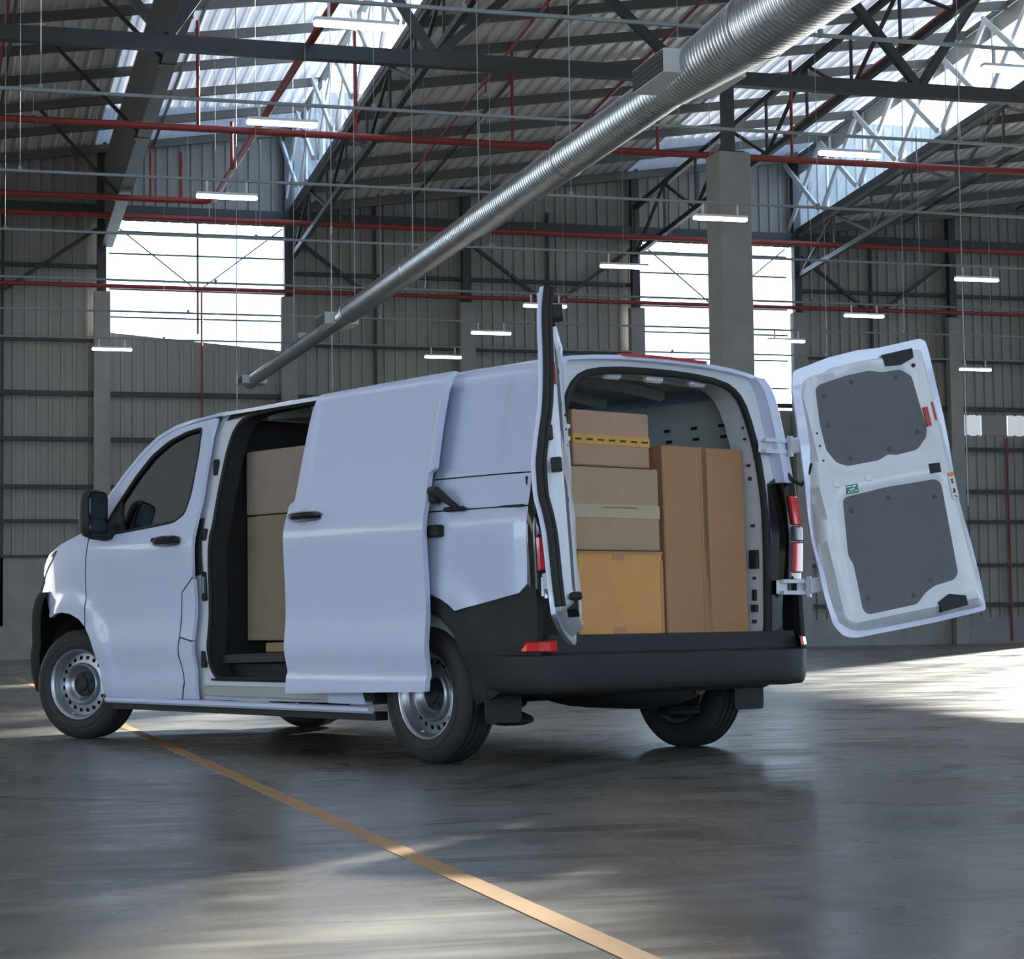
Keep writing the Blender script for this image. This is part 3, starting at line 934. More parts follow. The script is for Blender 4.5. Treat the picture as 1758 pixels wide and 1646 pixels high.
# ---- rear quarter panel in three fields
arcR = [(.03 + .497 * math.cos(t), .36 + .497 * math.sin(t)) for t in [R(a) for a in range(0, 124, 8)]]
tip = (-.26, .762)
q_low = [(.86, 1.256), (.86, .285), (.527, .285)] + arcR + [tip, (-.45, .797), (-.70, .842), (-.752, .885), (-.760, 1.0), (-.766, 1.256)]
q_mid = [(.86, 1.263), (-.766, 1.263), (-.757, 1.418), (.86, 1.418)]
q_top = [(.86, 1.425), (-.757, 1.425), (-.742, 1.70), (-.715, 1.90), (-.70, ZT(-.7)), (.86, ZT(.86))]
for sgn in (1, -1):
    a = .86 if sgn > 0 else 2.09
    fix = lambda P: [(a if abs(x - .86) < 1e-6 else x, ZT(a) if abs(x - .86) < 1e-6 and z > 1.9 else z) for x, z in P]
    qp = side('quarter_panel', fix(q_low), sgn=sgn, step=.045)
    side('quarter_panel', fix(q_mid), sgn=sgn, step=.06)
    side('quarter_panel', fix(q_top), sgn=sgn, step=.022, emb=(-.55, .80))
    if sgn < 0:
        MB().box((.5, -.965, .24), (3.2, -.93, .30)).build('sill', 'paint', van)
# slot of the middle runner
MB().box((-.75, Ys(-.3, 1.26) - .02, 1.254), (.86, Ys(-.3, 1.26) - .012, 1.266)).build('runner_slot', 'rubber', van)

# ---- sill
pr = [(.935, .235), (.962, .238), (.972, .25), (.972, .268), (.955, .275), (.935, .275)]
MB().prism(pr, 'x', .50, 3.20).build('sill', 'paint', van)
MB().box((.48, .86, .20), (3.15, .94, .245)).build('underbody_flange', 'dark_metal', van)

# ---- roof
def zroofv(x, y):
    e = ZT(x); c = e + .075 - .02 * sstep(.2, -.7, x) - .03 * sstep(1.6, 2.6, x)
    if x > 2.13: e = tab(SILH[:4], x) ; c = e + .05
    return c - (c - e) * (abs(y) / .80) ** 2.6
def roof_s(x, y): return (x, y, zroofv(x, y) + .006 * sstep(.02, .05, abs((y * 3.2) % 1 - .5) - .2) * (1 if abs(y) < .6 and -.5 < x < 1.9 else 0))
rp = panel('roof', [(-.705, -.80), (2.45, -.80), (2.50, -.5), (2.52, 0), (2.50, .5), (2.45, .80), (-.705, .80), (-.735, .5), (-.745, 0), (-.735, -.5)], roof_s, 'paint', van, step=.06, back=lambda x, y: (x, y, zroofv(x, y) - .02))
MB().prism([(y, zroofv(-.73, y) - .004 + d) for y, d in ((-.30, 0), (0, 0), (.30, 0), (.30, .014), (0, .014), (-.30, .014))], 'x', -.752, -.70).build('high_brake_light', 'reflector', rp)
# ---- windscreen and bonnet
def ws(u, v): return (3.47 - .98 * v - .10 * (abs(u) / .8) ** 2 * (1 - .3 * v), u * (1.0 - .06 * v), 1.30 + .645 * v + .015 * v * (1 - v) * 4)
panel('windscreen', [(-.86, 0), (.86, 0), (.83, 1), (-.83, 1)], ws, 'window_tint', van, step=.12, back=lambda u, v: tuple(Vector(ws(u, v)) - Vector((.01, 0, .012))))
def hood(x, y): return (x, y, 1.335 - .16 * sstep(3.45, 4.25, x) - .35 * max(0, x - 4.05) - .05 * (abs(y) / .9) ** 2)
panel('bonnet', [(3.40, -.9), (3.45, -.5), (3.50, 0), (3.45, .5), (3.40, .9), (3.75, .935), (3.98, .90), (4.2, .72), (4.3, .38), (4.33, 0), (4.3, -.38), (4.2, -.72), (3.98, -.90), (3.75, -.935)], hood, 'paint', van, step=.07, back=lambda x, y: (hood(x, y)[0], y, hood(x, y)[2] - .02))
# ---- front bumper and face (black), swept round the nose
plan = [(3.97, .965), (4.08, .945), (4.20, .905), (4.31, .83), (4.39, .70), (4.45, .45), (4.48, .2), (4.49, 0)]
plan = plan + [(x, -y) for x, y in reversed(plan[:-1])]
def sweep(levels):
    """levels: (z, outward shift)"""
    rings = []
    for z, o in levels:
        rings.append([(x + o * (.25 + .75 * sstep(.9, .3, abs(y))), y + o * (1 if y > 0 else -1) * sstep(0, .6, abs(y)) * .8, z) for x, y in plan])
    return rings
fb = MB().loft(sweep([(.26, -.06), (.29, 0.), (.40, .035), (.52, .045), (.60, .03), (.70, .035), (.80, .03), (.88, .01), (.93, -.02), (.93, -.12)]), False).build('front_bumper', 'bumper_black', van, True, 50)
MB().loft(sweep([(.93, -.03), (1.0, -.05), (1.07, -.09), (1.11, -.14)]), False).build('grille', 'gloss_black', fb, True)
for s in (1, -1):
    MB().loft([[(4.10, s * .90, z - .02), (4.22, s * .84, z), (4.32, s * .72, z), (4.16, s * .72, z)] for z in (.94, 1.0, 1.06)], True, True).build('headlight', 'lens_grey', fb)

# ---- mirrors
def mirror(s):
    arm = MB().tube([(3.09, s * .945, 1.30), (3.10, s * 1.03, 1.27), (3.12, s * 1.12, 1.29)], [.055, .045, .05], 10)
    m = arm.build('door_mirror', 'black_plastic', van, True)
    rings = []
    for t, k in ((-.075, .55), (-.06, .85), (-.02, 1.0), (.03, .98), (.07, .75), (.09, .3)):
        rings.append([(3.12 + t, s * (1.105 + .075 * k * cx), 1.395 + .150 * k * cz) for cx, cz in [(math.copysign(abs(math.cos(a)) ** .6, math.cos(a)), math.copysign(abs(math.sin(a)) ** .6, math.sin(a))) for a in [2 * math.pi * i / 20 for i in range(20)]]])
    MB().loft(rings, True, True).build('mirror_housing', 'black_plastic', m, True, 60)
    for z0, z1 in ((1.365, 1.515), (1.270, 1.35)):
        MB().prism(fillet([(s * 1.050, z0), (s * 1.160, z0), (s * 1.160, z1), (s * 1.050, z1)], .03, 3), 'x', 3.038, 3.046).build('mirror_glass', 'mirror_glass', m)
    MB().prism(fillet([(s * 1.038, 1.258), (s * 1.172, 1.258), (s * 1.172, 1.528), (s * 1.038, 1.528)], .045, 4), 'x', 3.046, 3.06).build('mirror_bezel', 'gloss_black', m)
mirror(1)
mirror(-1)

# ---- sliding door, slid back along the outside
SOFF = .090
so = fillet([(.992, 1.950), (.42, 1.962), (-.148, 1.970), (-.152, 1.80), (-.156, 1.468), (-.118, 1.450), (-.124, 1.2), (-.126, .9), (-.128, .6), (-.112, .365), (1.098, .335), (1.086, .45), (1.085, .75), (1.082, 1.05), (1.083, 1.25), (1.072, 1.348), (1.022, 1.366), (1.002, 1.65)], [.015, 0, .015, 0, .012, .012, 0, 0, 0, .01, .01, 0, 0, 0, 0, .03, .015, 0], 3)
def slsurf(off):
    def f(x, z):
        y = Ys(x + .0, z) + off + emboss(x, z, -.13, .955)
        y += .012 * (1 - sstep(.425, .45, z))
        return (x, y, z)
    return f
sdoor = panel('sliding_door', so, slsurf(SOFF), 'paint', van, step=.022, back=slsurf(SOFF - .030))
h = MB().tube([slsurf(SOFF + o2)(x, 1.278) for x, o2 in ((1.005, .004), (.99, .030), (.94, .044), (.82, .044), (.775, .032), (.76, .004))], [.018, .024, .026, .026, .024, .018], 8)
h.build('door_handle', 'gloss_black', sdoor, True)
cup = [(.90 + .075 * math.cos(t), 1.278 + .045 * math.sin(t)) for t in [2 * math.pi * i / 20 for i in range(20)]]
MB().tube([slsurf(SOFF)(*p) for p in cup], .004, 5, closed=True).build('handle_recess', 'inner_white', sdoor, True)
MB().tube([slsurf(SOFF - .05)(*p) for p in dens(fillet([(.93, 1.90), (-.08, 1.91), (-.08, .43), (1.03, .42), (1.03, 1.3), (.95, 1.4)], .06), .07)], .013, 6, closed=True).build('door_seal', 'rubber', sdoor, True)
for z, dx in ((1.33, .0), (1.16, -.01)):
    MB().box((-.175 + dx, 1.00, z - .03), (-.10, 1.055, z + .03), .008).build('roller_bracket', 'black_plastic', sdoor)
MB().tube([(-.13, 1.05, 1.36), (-.19, 1.06, 1.355), (-.25, 1.045, 1.31), (-.30, 1.02, 1.27)], [.022, .025, .02, .016], 8).build('roller_arm', 'black_plastic', sdoor, True)
MB().box((-.36, 1.0, 1.252), (-.20, 1.035, 1.275), .008).build('roller_carriage', 'black_plastic', sdoor)

# ---- rear corner pillars, tail lamps, rear frame
def ring_corner(z, s, x0=-.757, dx=0., w=.085):
    y = Ys(x0, z)
    return [(x0, s * y, z), (x0 - .030, s * (y - .012), z), (x0 - .048, s * (y - .040), z), (x0 - .045 + dx, s * (y - w), z), (x0 + .05, s * (y - w - .01), z)]
for s in (1, -1):
    zs = [1.425, 1.5, 1.6, 1.7, 1.8, 1.88, 1.93, ZT(-.7)]
    MB().loft([ring_corner(z, s, -.757 + .05 * (z - 1.42) / .55, 0, .10) for z in zs], False).build('rear_pillar', 'paint', van, True, 60)
    zs = [.84, .95, 1.05, 1.15, 1.25, 1.35, 1.42]
    hs = MB().loft([ring_corner(z, s, -.764, 0, .13) for z in zs], False).build('tail_lamp', 'gloss_black', van, True, 60)
    for z0, z1, m in ((1.197, 1.355, 'red_lens'), (1.112, 1.195, 'lens_grey'), (.945, 1.110, 'red_lens')):
        rr = []
        for z, i in ((z0, .0), (z0 + .008, .012), (z1 - .008, .012), (z1, 0.)):
            y = Ys(-.764, z)
            rr.append([(-.796, s * (y - .024), z), (-.806 - i, s * (y - .030), z), (-.814 - i, s * (y - .045), z), (-.812 - i, s * (y - .100), z), (-.79, s * (y - .100), z), (-.785, s * (y - .035), z)])
        MB().loft(rr, True, True).build('lamp_lens', m, hs, True, 40)
rfo = []
for z in (.58, .8, 1.0, 1.2, 1.4, 1.6, 1.8, 1.9, 1.955): rfo.append((Ys(-.72, z) - .055, z))
rfo = rfo + [(.70, 1.99), (.45, 2.012), (.2, 2.02)]
rfo = [(-y, z) for y, z in rfo] + [(y, z) for y, z in reversed(rfo)]
RAP = [(.705, .607), (.735, .64), (.738, .85), (.74, 1.1), (.732, 1.35), (.703, 1.6), (.645, 1.80), (.58, 1.895), (.47, 1.945), (.2, 1.968)]
RAP = [(-y, z) for y, z in RAP] + [(y, z) for y, z in reversed(RAP)]
RAP = chaikin(RAP, 1)
def rx(y, z): return -.735 + .045 * sstep(1.2, 2.0, z)
rf = panel('rear_frame', rfo, lambda y, z: (rx(y, z), y, z), 'inner_white', van, [RAP], .07, back=lambda y, z: (rx(y, z) + .018, y, z))
MB().tube([(rx(*p) - .004, p[0], p[1]) for p in dens(RAP, .06)], .019, 8, closed=True).build('door_seal', 'rubber', rf, True)
# jamb tunnel behind the seal
tun = []
for d, k in ((0, 1.0), (.05, .995), (.16, .995), (.20, 1.06)):
    tun.append([(rx(*p) + .01 + d, p[0] * k, max(.60 + (p[1] - .60) * (.995 if k < 1.0 else 1.0) if p[1] > .68 else .585, .585)) for p in dens(RAP, .08)])
MB().loft(tun, True).build('door_jamb', 'inner_white', rf, True)
for z, y, a, b in ((1.72, .655, .006, .006), (1.66, .665, .006, .006), (1.52, .69, .007, .008), (1.45, .70, .007, .010), (1.20, .715, .008, .008), (1.02, .72, .03, .05), (.92, .722, .008, .008), (.83, .72, .012, .03), (.76, .717, .02, .02), (.69, .712, .01, .01)):
    for s in (-1,):
        MB().box((-.66 - a, s * y - .026, z - b), (-.66 + a, s * y - .004 + .006, z + b), .003).build('jamb_hole', 'print_black', rf)
MB().box((-.80, -.88, .556), (-.741, .88, .600), .006).build('load_sill', 'black_plastic', rf)
MB().box((-.745, -.70, .560), (-.60, .70, .594), .006).build('sill_tread', 'black_plastic', rf)
for s in (1, -1):                                      # black surround between seal and lamp
    sr = [(.755, .600), (.93, .600), (.945, .9), (.945, 1.40), (.82, 1.45), (.765, 1.42), (.768, 1.25), (.772, 1.0), (.768, .75)]
    panel('lamp_surround', [(y * s, z) for y, z in sr], lambda y, z: (rx(y, z) - .012, y, z), 'gloss_black', rf, step=.1, back=lambda y, z: (rx(y, z) - .002, y, z))

# ---- rear bumper and arch cladding
arcI = [(.03 + .405 * math.cos(t), .36 + .405 * math.sin(t)) for t in [R(a) for a in range(-8, 190, 9)]]
for s in (1, -1):
    ca = [(.52, .30)] + [(x, z - .005) for x, z in arcR] + [(tip[0] - .005, tip[1] - .008), (-.45, .791), (-.70, .836), (-.756, .872), (-.80, .86), (-.81, .70), (-.81, .40), (-.56, .365), (-.50, .335), (-.37, .30)] + list(reversed(arcI))
    side('arch_cladding', ca, 'black_plastic', .002, .03, sgn=s, step=.05, ang=30)
bp = [(-.37, .985), (-.52, 1.003), (-.66, 1.003), (-.76, .985), (-.82, .945), (-.852, .87), (-.868, .72), (-.878, .4), (-.88, 0)]
bp = bp + [(x, -y) for x, y in reversed(bp[:-1])]
def bring(z, o):
    r = []
    for x, y in bp:
        n = Vector((-.15 - .85 * sstep(.99, .80, abs(y)), (1 if y > 0 else -1) * sstep(.75, .97, abs(y)), 0)).normalized()
        r.append((x + n.x * o, y + n.y * o, z))
    return r
rb = MB().loft([bring(.355, -.14), bring(.362, -.03), bring(.378, -.012), bring(.40, -.004), bring(.43, 0), bring(.528, .006), bring(.541, .004), bring(.546, -.008), bring(.556, -.05), bring(.562, -.14)], False).build('rear_bumper', 'black_plastic', van, True, 40)
MB().loft([bring(.64, -.075), bring(.60, -.06), bring(.54, -.05)], False).build('bumper_core', 'black_plastic', rb)
for s in (1, -1):      # low red reflectors let into the bumper ends
    rr = []
    for z, o, cut in ((.560, -.004, 0), (.566, .006, 0), (.606, .0, 1), (.612, -.012, 1), (.612, -.05, 1)):
        pts_ = [(-.735 - .03 * cut, .992), (-.765, .984), (-.815, .950), (-.842, .900), (-.852, .865)]
        rr.append([(x - o * .7, s * (y + o * .7), z) for x, y in pts_])
    MB().loft(rr, False).build('rear_reflector', 'red_lens', rb)

# ---- rear doors: drawn closed, then swung on the hinge line
HA, HB = Vector((-.8603, .9304, .87)), Vector((-.8057, .8719, 1.62))
def swing(s, deg):
    a, b = Vector((HA.x, HA.y * s, HA.z)), Vector((HB.x, HB.y * s, HB.z))
    q = Matrix.Rotation(R(deg) * (-s), 4, (b - a).normalized())
    return lambda p: a + q @ (p - a)
XO = [(.50, -.790), (.70, -.800), (.9, -.806), (1.0, -.818), (1.1, -.834), (1.2, -.834), (1.32, -.818), (1.5, -.785), (1.7, -.768), (1.9, -.760), (2.07, -.735)]
def xo(y, z): return tab(XO, z) + .035 * (abs(y) / .85) ** 3
DOUT = [(-.80, 2.00), (-.59, 2.04), (-.42, 2.052), (-.29, 2.045), (-.05, 2.055), (-.022, 2.035), (-.012, 1.96), (-.008, 1.6), (-.008, 1.0), (-.010, .70), (-.02, .556), (-.32, .548), (-.78, .552), (-.845, .575), (-.885, .64), (-.895, .79), (-.885, 1.1), (-.868, 1.3), (-.845, 1.6), (-.825, 1.90)]
UP = [(-.694, 1.888), (-.66, 1.908), (-.511, 1.928), (-.376, 1.933), (-.308, 1.912), (-.199, 1.908), (-.147, 1.861), (-.132, 1.565), (-.147, 1.522), (-.213, 1.465), (-.337, 1.458), (-.377, 1.471), (-.437, 1.448), (-.619, 1.449), (-.673, 1.479), (-.712, 1.554), (-.714, 1.70)]
LO = [(-.685, 1.275), (-.663, 1.289), (-.429, 1.300), (-.15, 1.292), (-.125, 1.263), (-.150, .778), (-.178, .747), (-.297, .735), (-.351, .711), (-.413, .66), (-.691, .657), (-.714, .685), (-.708, .93), (-.726, .98)]
def grow(P, d):
    cx, cz = sum(p[0] for p in P) / len(P), sum(p[1] for p in P) / len(P)
    return [(x + d * (x - cx) / max(.05, math.hypot(x - cx, z - cz)), z + d * (z - cz) / max(.05, math.hypot(x - cx, z - cz))) for x, z in P]
def rear_door(s, deg):
    xf = swing(s, deg)
    M = lambda P: [(-y * s, z) for y, z in P]            # drawn for the right door (negative y)
    out = fillet(M(DOUT), .02, 2)
    d = panel('rear_door', out, lambda y, z: (xo(y, z), y, z), 'paint', van, step=.05, back=lambda y, z: (xo(y, z) + .022, y, z), xf=xf)
    XI = -.705
    inn = fillet(grow(M(DOUT), -.028), .03, 3)
    up, lo = fillet(M(UP), .015, 2), fillet(M(LO), .015, 2)
    def xi(y, z):                                         # inner pressing: rounded border, low ribs
        e = edge_dist((y, z), inn)
        x = XI - .05 * (1 - sstep(0, .05, e))
        e2 = min(edge_dist((y, z), up), edge_dist((y, z), lo))
        x -= .012 * (1 - sstep(0.004, .03, e2))
        r = .008 * sstep(.018, .03, e) * (1 - sstep(.05, .066, e))
        return x + r
    inner = panel('inner_panel', inn, lambda y, z: (xi(y, z), y, z), 'inner_white', d, [up, lo], .026, back=lambda y, z: (xo(y, z) + .02, y, z), xf=xf, ang=50)
    for P in (up, lo):
        panel('trim_board', P, lambda y, z: (XI - .012, y, z), 'trim_grey', d, step=.15, back=lambda y, z: (XI - .03, y, z), xf=xf)
        cx, cz = sum(p[0] for p in P) / len(P), sum(p[1] for p in P) / len(P)
        for k in range(0, len(P), max(1, len(P) // 6)):
            px, pz = P[k][0] + (cx - P[k][0]) * .16, P[k][1] + (cz - P[k][1]) * .16
            MB(xf).lathe([(.001, .004), (.011, .004), (.013, 0)], (XI - .012, px, pz), 'x', 10).build('trim_clip', 'trim_clip', d)
    rec = lambda P, m, nm, dx=.002: MB(xf).prism(M(P), 'x', XI + dx, XI - .03).build(nm, m, d)
    rec([(-.291, 2.000), (-.116, 2.008), (-.121, 1.955), (-.194, 1.930), (-.284, 1.938)], 'black_plastic', 'top_lock', .012)
    rec([(-.306, .645), (-.238, .678), (-.148, .652), (-.149, .600), (-.298, .592)], 'black_plastic', 'bottom_lock', .02)
    rec([(-.175, 1.378), (-.112, 1.373), (-.116, 1.322), (-.178, 1.324)], 'black_plastic', 'release_handle', .004)
    rec([(-.132, 1.682), (-.106, 1.682), (-.106, 1.577), (-.132, 1.577)], 'reflector', 'reflector_strip', .006)
    rec([(-.082, 1.704), (-.070, 1.702), (-.070, 1.601), (-.080, 1.60)], 'reflector', 'reflector_strip', .006)
    MB(xf).lathe([(.001, .012), (.010, .012), (.012, -.01)], (XI, .130 * s * 1, 1.915), 'x', 10).build('bump_stop', 'rubber', d)
    for z in (1.70, 1.63, 1.55):
        MB(xf).lathe([(.001, .003), (.006, .003), (.007, -.01)], (XI + .0, .745 * s, z - .05), 'x', 8).build('bolt', 'print_black', d)
    if s < 0:
        gs = rec([(-.656, 1.348), (-.590, 1.346), (-.592, 1.300), (-.658, 1.302)], 'sticker_green', 'warning_sticker', .003)
        for y0, y1, z0, z1 in ((-.652, -.628, 1.335, 1.342), (-.620, -.600, 1.332, 1.342), (-.640, -.612, 1.318, 1.326), (-.650, -.642, 1.306, 1.314), (-.632, -.622, 1.306, 1.311), (-.612, -.598, 1.308, 1.314)):
            MB(xf).box((XI + .003, y0, z0), (XI + .0036, y1, z1)).build('sticker_mark', 'inner_white', gs)
        rec([(-.082, 1.310), (-.052, 1.309), (-.052, 1.293), (-.083, 1.293)], 'sticker_orange', 'orange_sticker', .010)
        sheet = rec([(-.088, 1.285), (-.050, 1.285), (-.052, 1.165), (-.090, 1.165)], 'box_white', 'info_sticker', .008)
        for y0, y1, z0, z1 in ((-.074, -.066, 1.252, 1.272), (-.080, -.062, 1.268, 1.273), (-.080, -.062, 1.250, 1.254), (-.076, -.070, 1.205, 1.225), (-.082, -.064, 1.200, 1.206), (-.070, -.064, 1.206, 1.220), (-.076, -.070, 1.178, 1.186), (-.066, -.060, 1.172, 1.182)):
            MB(xf).box((XI + .008, y0, z0), (XI + .0086, y1, z1)).build('printed_character', 'print_black', sheet)
        MB(xf).lathe([(.001, .006), (.02, .004), (.026, 0)], (XI, -.70, 1.37), 'x', 12).build('plug', 'inner_white', d)
        MB(xf).lathe([(.001, .006), (.02, .004), (.026, 0)], (XI, -.52, 1.37), 'x', 12).build('plug', 'inner_white', d)
    if s > 0:
        # overlap seal, lock and striker opening on the meeting edge
        MB(xf).tube([(xo(0, z) + .038, .004, z) for z in [2.03 - i * .03 for i in range(49)]], .017, 8).build('edge_seal', 'rubber', d, True)
        MB(xf).tube([(xo(0, z) + .058, .012, z) for z in [2.03 - i * .03 for i in range(49)]], .012, 8).build('edge_seal', 'rubber', d, True)
        MB(xf).box((-.757, .002, 1.33), (-.727, .03, 1.40), .006).build('striker_opening', 'print_black', d)
        MB(xf).box((-.745, -.012, 1.185), (-.697, .03, 1.245), .004).build('lock', 'black_plastic', d)
        MB(xf).box((-.745, .006, 1.585), (-.722, .030, 1.690), .001).build('reflector_strip', 'reflector', d)
        MB(xf).box((-.71, .04, .62), (-.655, .075, .655), .008).build('bump_stop', 'rubber', d)
        MB(xf).box((-.70, .02, 1.885), (-.645, .075, 1.955), .006).build('top_catch', 'black_plastic', d)
        MB(xf).box((-.84, .05, 1.005), (-.815, .40, 1.06), .008).build('outer_handle', 'black_plastic', d)
    for z in (.87, 1.62):                                 # strap hinges: leaf on the door, leaf on the body, pin
        t = (z - HA.z) / (HB.z - HA.z)
        px, py = HA.x + (HB.x - HA.x) * t, (HA.y + (HB.y - HA.y) * t)
        hg = MB().tube([(px, s * py, z - .055), (px, s * py, z + .055)], .016, 8).build('hinge', 'zinc', van, True)
        MB(xf).box((px - .012, min(s * (py - .13), s * py), z - .04), (px + .014, max(s * (py - .13), s * py), z + .04), .005).build('door_leaf', 'inner_white', hg)
        MB().loft([[(px - .004, s * py, z - .045), (px - .004, s * py, z + .045)], [(px + .03, s * (py + .012), z - .045), (px + .03, s * (py + .012), z + .045)], [(px + .06, s * (py - .06), z - .04), (px + .06, s * (py - .06), z + .04)], [(px + .055, s * (py - .19), z - .035), (px + .055, s * (py - .19), z + .035)]], False).build('body_leaf', 'inner_white', hg)
        MB().bar((px + .02, s * py, z + .03), (px + .03, s * (py - .17), z + .03), .02).build('strap', 'inner_white', hg)
        MB().bar((px + .02, s * py, z - .03), (px + .03, s * (py - .17), z - .03), .02).build('strap', 'inner_white', hg)
    return d
rear_door(-1, 149.3)
rear_door(1, 136.2)
# black check strap of the far door
dp = swing(-1, 149.3)
e0, e1 = Vector((-.77, -.86, 1.50)), dp(Vector((-.73, -.80, 1.50)))
MB().tube([e0, e0.lerp(e1, .25) + Vector((-.01, 0, -.07)), e0.lerp(e1, .5) + Vector((-.02, 0, -.10)), e0.lerp(e1, .75) + Vector((-.01, 0, -.075)), e1], .011, 8).build('check_strap', 'rubber', van, True)
# ---- load space: floor, linings, ribs, bulkhead
def zf(x): return .600 - .024 * (x + .7)
ls = MB().loft([[(-.72, -.80, zf(-.72) - .05), (-.72, .80, zf(-.72) - .05), (-.72, .80, zf(-.72)), (-.72, -.80, zf(-.72))], [(2.12, -.90, zf(2.12) - .05), (2.12, .86, zf(2.12) - .05), (2.12, .86, zf(2.12)), (2.12, -.90, zf(2.12))]], True, True).build('load_floor', 'floor_liner', van)
def iw(x, z): return Ys(max(-.5, x), z) - .09
for s, x0, x1 in ((1, -.53, .78), (-1, -.53, 2.12)):
    lw = panel('side_lining', [(x0, .55), (x1, .50), (x1, 1.62), (x0, 1.62)], lambda x, z, s=s: (x, s * iw(x, z), z), 'lining', van, step=.15, back=lambda x, z, s=s: (x, s * (iw(x, z) + .01), z))
    panel('upper_rail', [(x0, 1.625), (x1, 1.625), (x1, 1.90), (x0, 1.90)], lambda x, z, s=s: (x, s * (iw(x, z) - .02 * sstep(1.63, 1.67, z)), z), 'inner_white' if s > 0 else 'lining', lw, step=.06, back=lambda x, z, s=s: (x, s * (iw(x, z) + .02), z))
    x = x0 + .14
    while x < x1:
        for z in (1.76, 1.70):
            MB().box((x - .02, min(s * (iw(x, z) - .03), s * (iw(x, z) - .015)), z - .008), (x + .02, max(s * (iw(x, z) - .03), s * (iw(x, z) - .015)), z + .008)).build('rail_slot', 'print_black', lw)
        x += .21
    if s > 0:
        for k in range(9):
            z = 1.62 - k * .09
            MB().box((-.40, iw(-.3, z) - .014, z - .012), (-.30, iw(-.3, z) + .004, z + .012)).build('rail_slot', 'print_black', lw)
    MB().box((-.40, min(s * .735, s * .93), zf(0) - .02), (.48, max(s * .735, s * .93), .80), .05).build('wheel_box', 'lining', van)
hl = panel('headlining', [(-.66, -.74), (2.1, -.74), (2.1, .70), (-.66, .70)], lambda x, y: (x, y, zroofv(max(-.7, min(x, 2.1)), y) - .035), 'lining', van, step=.12, back=lambda x, y: (x, y, zroofv(max(-.7, min(x, 2.1)), y) - .03))
for x in (-.50, -.05, .42, .9, 1.4, 1.85):
    MB().tube([(x, y, zroofv(x, y) - .055) for y in [-.66 + i * .132 for i in range(11)]], .035, 6).build('roof_bow', 'lining', hl, True)
for y in (-.34, -.02, .28):
    MB().box((-.66, y - .06, 1.92), (-.61, y + .06, 1.985), .012).build('header_bracket', 'inner_white', hl)
bh = panel('bulkhead', [(-.88, .50), (.86, .50), (.90, 1.2), (.84, 1.6), (.76, 1.92), (-.76, 1.92), (-.84, 1.6), (-.90, 1.2)], lambda y, z: (2.13 - .02 * sstep(.0, .04, abs((z * 3) % 1 - .5) - .3), y, z), 'cab_dark', van, step=.09, back=lambda y, z: (2.16, y, z))
# ---- cab: dashboard, seats, wheel (dimly seen through the tinted glass)
MB().box((3.02, -.86, .55), (3.45, .86, 1.16), .06).build('dashboard', 'cab_dark', van)
MB().box((2.2, -.88, .36), (3.4, .88, .42)).build('cab_floor', 'cab_dark', van)
MB().tube([(2.88 + .05 * math.sin(t), .42 + .19 * math.cos(t), 1.15 + .18 * math.sin(t)) for t in [2 * math.pi * i / 24 for i in range(24)]], .016, 8, closed=True).build('steering_wheel', 'cab_dark', van, True)
for y0, y1 in ((.18, .68), (-.72, .02)):
    st = MB().box((2.28, y0, .72), (2.80, y1, .86), .05).build('seat', 'cab_dark', van)
    MB().loft([[(2.30, y0 + .02, .84), (2.44, y0 + .02, .84), (2.44, y1 - .02, .84), (2.30, y1 - .02, .84)], [(2.22, y0 + .05, 1.42), (2.33, y0 + .05, 1.42), (2.33, y1 - .05, 1.42), (2.22, y1 - .05, 1.42)]], True, True).build('backrest', 'cab_dark', st)
    MB().box((2.20, (y0 + y1) / 2 - .13, 1.45), (2.30, (y0 + y1) / 2 + .13, 1.66), .04).build('headrest', 'cab_dark', st)
    MB().box((2.3, y0 + .04, .42), (2.76, y1 - .04, .73)).build('seat_base', 'cab_dark', st)

# ---- underbody, axle, springs, mud flaps
ub = MB().box((-.70, -.80, .34), (2.2, .80, .50), .02).build('underbody', 'dark_metal', van)
MB().box((2.2, -.78, .26), (4.1, .78, .36), .02).build('engine_tray', 'dark_metal', ub)
MB().tube([(.06, -.74, .33), (.06, .74, .33)], .045, 10).build('rear_axle', 'dark_metal', van, True)
for s in (1, -1):
    MB().loft([[(.55, s * .55, .36), (.55, s * .62, .36), (.55, s * .62, .42), (.55, s * .55, .42)], [(-.02, s * .60, .26), (-.02, s * .70, .26), (-.02, s * .70, .33), (-.02, s * .60, .33)], [(-.25, s * .52, .20), (-.25, s * .72, .20), (-.25, s * .72, .235), (-.25, s * .52, .235)]], True, True).build('trailing_arm', 'dark_metal', van)
    sp = [(-.20 + .075 * math.cos(t), s * .60 + .075 * math.sin(t), .23 + .022 * t / 1.3) for t in [i * .35 for i in range(48)]]
    MB().tube(sp, .011, 6).build('coil_spring', 'dark_metal', van, True)
    MB().lathe([(.001, .185), (.07, .185), (.115, .20), (.12, .215), (.10, .235), (.02, .235)], (-.20, s * .60, 0), 'z', 20).build('spring_seat', 'dark_metal', van, True)
    fx = -.47
    MB().prism(fillet([(s * .99, .40), (s * .99, .24), (s * .985, .215), (s * .77, .215), (s * .76, .24), (s * .76, .42)], .012, 2), 'x', fx, fx + .012).build('mud_flap', 'black_plastic', van)
    for cx in (.03, 3.60):
        wl_ = [[(cx + r * math.cos(t), s * y, .36 + r * math.sin(t)) for t in [R(a) for a in range(-10, 196, 10)]] for r, y in ((.42, .985 if cx < 1 else .93), (.42, .745), (.05, .745))]
        MB().loft(wl_, False).build('wheel_well', 'cab_dark', van, True)
